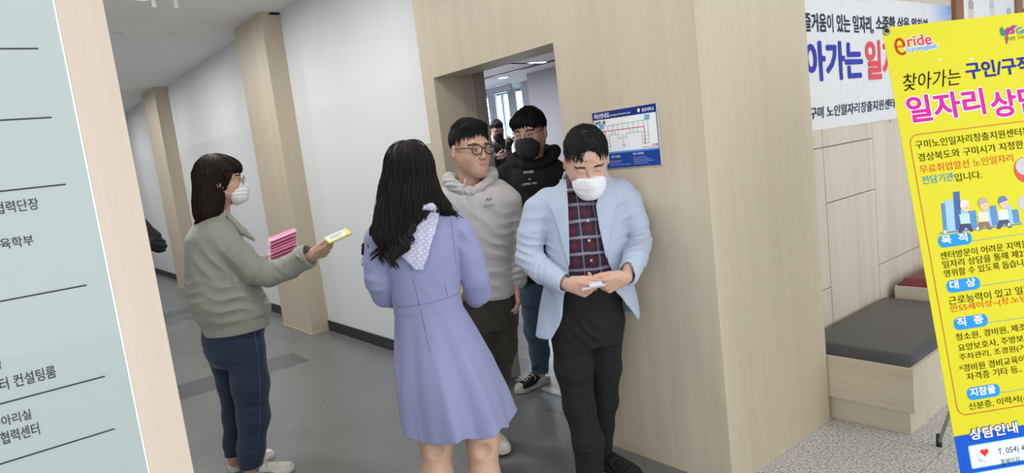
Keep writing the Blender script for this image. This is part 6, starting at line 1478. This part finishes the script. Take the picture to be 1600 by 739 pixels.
# ------------------------------------------------------------------ F: the man far back by the window
def man_window():
    bb = at_depth(780, 230, 8.4); p = Person(bb, 'man in a navy jacket and black mask standing by the far window'); P = p.P
    hd = Head(p, P(777, 203.5, -.04), 14, 18, 0, 1.02); nk = P(776, 221, .0); h = .005
    sL, eL, wL = P(769, 227, .02), P(767, 243, -.02), P(776, 246, -.20); sR, eR, wR = P(789, 224, .02), P(793, 240, -.02), P(795, 231, -.26)
    hL = hand(wL, (.9, -.3, .1), (0, .7, .6), -1, [(30, 40, 30)]*4, arm=eL+(wL-eL)*.6, h=.004); hR = hand(wR, (.1, -.3, .9), (-.3, .9, .3), 1, [(35, 45, 30)]*4, arm=eR+(wR-eR)*.6, h=.004)
    hip = P(780, 282, .02)
    body = body_of(p, hd, nk, [(P(778, 224, .03), .06), (P(779, 250, .02), .10), (hip, .10)], [[(sL, .04), (eL, .03), (wL, .02)], [(sR, .04), (eR, .03), (wR, .02)], [(hip+V3(-.08, 0, 0), .07), (V3(-.03, 0, .5), .045), (V3(-.06, 0, .07), .03)], [(hip+V3(.08, 0, 0), .07), (V3(.12, 0, .5), .045), (V3(.12, 0, .07), .03)]], [hL, hR], h=.0032)
    p.obj('body', body, SK_C); hd.eyes((0, -.3), brow=BROW)
    hd.put('hair', hair_short(hd, H_BLK, side=.0, back=-.05, N_=400, seed=3, fringe=[((0, -.062, .085), (.058, .036, .03))]), H_BRN)
    hd.mask(mat('black_mask_cloth', (.012, .012, .014), .8), BLACK, top=-.014, slope=.10); hd.glasses(mat('thin_steel_frame', (.10, .10, .11), .3, .6), tr=.0015)
    NVJ = clothm('navy_jacket_cloth', (.022, .030, .048), .9, bmp=0, crease=.2)
    rows = [(hip[2]-.10, 0, .02, .18, .13)]+[p.row(x, y, w, .02, r_) for x, y, w, r_ in ((778, 221, 9, .09), (779, 224, 18, .13), (779, 232, 21, .15), (780, 250, 20, .15), (781, 275, 20, .15))]; rows[0] = (rows[0][0], rows[-1][1], .02, .17, .14)
    g = Grid((-.42, -.45, hip[2]-.16), (.42, .25, nk[2]+.06), .006); tor = loft(rows, p=2.2); g.add(tor)
    g.add(cone(sL, eL, .062, .056), .03); g.add(cone(eL, wL, .055, .04), .02); g.add(cone(sR, eR, .062, .056), .03); g.add(cone(eR, wR, .055, .04), .02); g.sub(wedge(p, [(215, 774, 782), (240, 776, 783), (300, 777, 785)], -.1, -.08), .005); g.wob(.006, 14, 3); p.obj('jacket', g, NVJ)
    g = Grid((-.3, -.2, nk[2]-.6), (.3, .2, nk[2]+.02), .008); g.add(loft([(r[0], r[1], r[2], r[3]-.03, r[4]-.012) for r in rows], p=2.2)); p.obj('shirt', g, clothm('dark_tee', (.015, .017, .022), .9))
    g = Grid((-.3, -.2, .05), (.35, .25, hip[2]+.1), .008); g.add(cone(hip+V3(-.08, 0, 0), V3(-.03, 0, .5), .10, .075)); g.add(cone(V3(-.03, 0, .5), V3(-.06, 0, .08), .075, .06)); g.add(cone(hip+V3(.08, 0, 0), V3(.12, 0, .5), .10, .075), .03); g.add(cone(V3(.12, 0, .5), V3(.12, 0, .08), .075, .06)); p.obj('trousers', g, clothm('dark_trousers', (.03, .03, .035), .9))
    for x in (-.06, .12): shoe(p, (x, .02, 0), -90, .27, 1, BLACK, SOLE_W)
    c = P(796, 226, -.30); w_ = p.b+p.r*c[0]+p.v*c[1]+V3(0, 0, c[2]); ph = empty('mobile_phone', tuple(w_), 'black mobile phone raised in the hand of the man by the far window', 'phone'); ph.rotation_euler = (math.radians(-20), math.radians(25), p.root.rotation_euler[2])
    MB().box((-.036, -.005, -.075), (.036, .005, .075)).build('phone_case', BLACK, ph, bevel=.006); MB().box((-.033, -.0065, -.070), (.033, -.005, .070)).build('screen', mat('dark_screen', (.02, .02, .03), .1), ph)
    return p

# ------------------------------------------------------------------ G: someone in black down the corridor, all but hidden by the directory board
def person_black():
    bb = at_depth(197, 375, 7.4); p = Person(bb, 'person in a black padded jacket down the corridor, mostly hidden by the directory board'); P = p.P
    z = 1.0; hd = Head(p, V3(0, 0, 1.50), 0, 5, 0, 1.0); nk = V3(0, .02, 1.34)
    c = P(253, 386, 0); sR = V3(.13, 0, 1.24); eR = V3(c[0]-.03, 0, c[2]+.02); wR = V3(.12, -.16, c[2]+.10); sL, eL, wL = V3(-.20, 0, 1.30), V3(-.30, 0, 1.05), V3(-.14, -.18, 1.08)
    hR = hand(wR, (-.9, -.3, 0), (0, .9, .3), 1, [(30, 40, 30)]*4, arm=eR+(wR-eR)*.6, h=.004); hL = hand(wL, (.9, -.3, 0), (0, .9, .3), -1, [(30, 40, 30)]*4, arm=eL+(wL-eL)*.6, h=.004)
    body = body_of(p, hd, nk, [(V3(0, .02, 1.32), .06), (V3(0, .02, 1.1), .10), (V3(0, .02, .86), .10)], [[(sR, .04), (eR, .03), (wR, .02)], [(sL, .04), (eL, .03), (wL, .02)], [(V3(-.08, 0, .85), .07), (V3(-.1, 0, .45), .045), (V3(-.1, 0, .07), .03)], [(V3(.06, 0, .85), .07), (V3(.04, 0, .45), .045), (V3(.04, 0, .07), .03)]], [hR, hL], h=.0035)
    p.obj('body', body, SK_C); hd.eyes(brow=BROW); hd.put('hair', hair_short(hd, H_BLK, N_=300, seed=9), H_BLK)
    g = Grid((-.45, -.3, .70), (.50, .25, 1.42), .006); g.add(loft([(1.38, 0, .02, .07, .07), (1.30, 0, .02, .13, .12), (1.2, 0, .02, .18, .15), (1.0, 0, .02, .22, .16), (.76, 0, .02, .22, .17)], lambda th, zz: 1+.03*np.cos(zz*2*np.pi/.09)))
    g.add(cone(sR, eR, .075, .085), .03); g.add(cone(eR, wR, .08, .06), .02); g.add(cone(sL, eL, .075, .07), .03); g.add(cone(eL, wL, .07, .06), .02); g.add(ell(eR+V3(-.03, 0, .10), (.075, .08, .09)), .03); g.fold(eR, (.4, 0, 1), .14, .06, .012); g.sub(cone((0, -.01, 1.36), (0, -.02, 1.46), .062, .066), .005)
    p.obj('jacket', g, clothm('black_padded_nylon', (.006, .006, .007), .75, crease=.2, sheen=0.))
    g = Grid((-.3, -.2, .05), (.3, .2, .95), .008); g.add(cone((-.08, 0, .85), (-.1, 0, .45), .10, .07)); g.add(cone((-.1, 0, .45), (-.1, 0, .08), .07, .055)); g.add(cone((.06, 0, .85), (.04, 0, .45), .10, .07), .03); g.add(cone((.04, 0, .45), (.04, 0, .08), .07, .055)); p.obj('trousers', g, clothm('dark_trousers', (.03, .03, .035), .9))
    for x in (-.1, .04): shoe(p, (x, .02, 0), -90, .27, 1, BLACK, SOLE_W)
    return p
for fn_ in (man_blazer, woman_dress, woman_jacket, man_grey, man_hoodie, man_window, person_black): fn_()
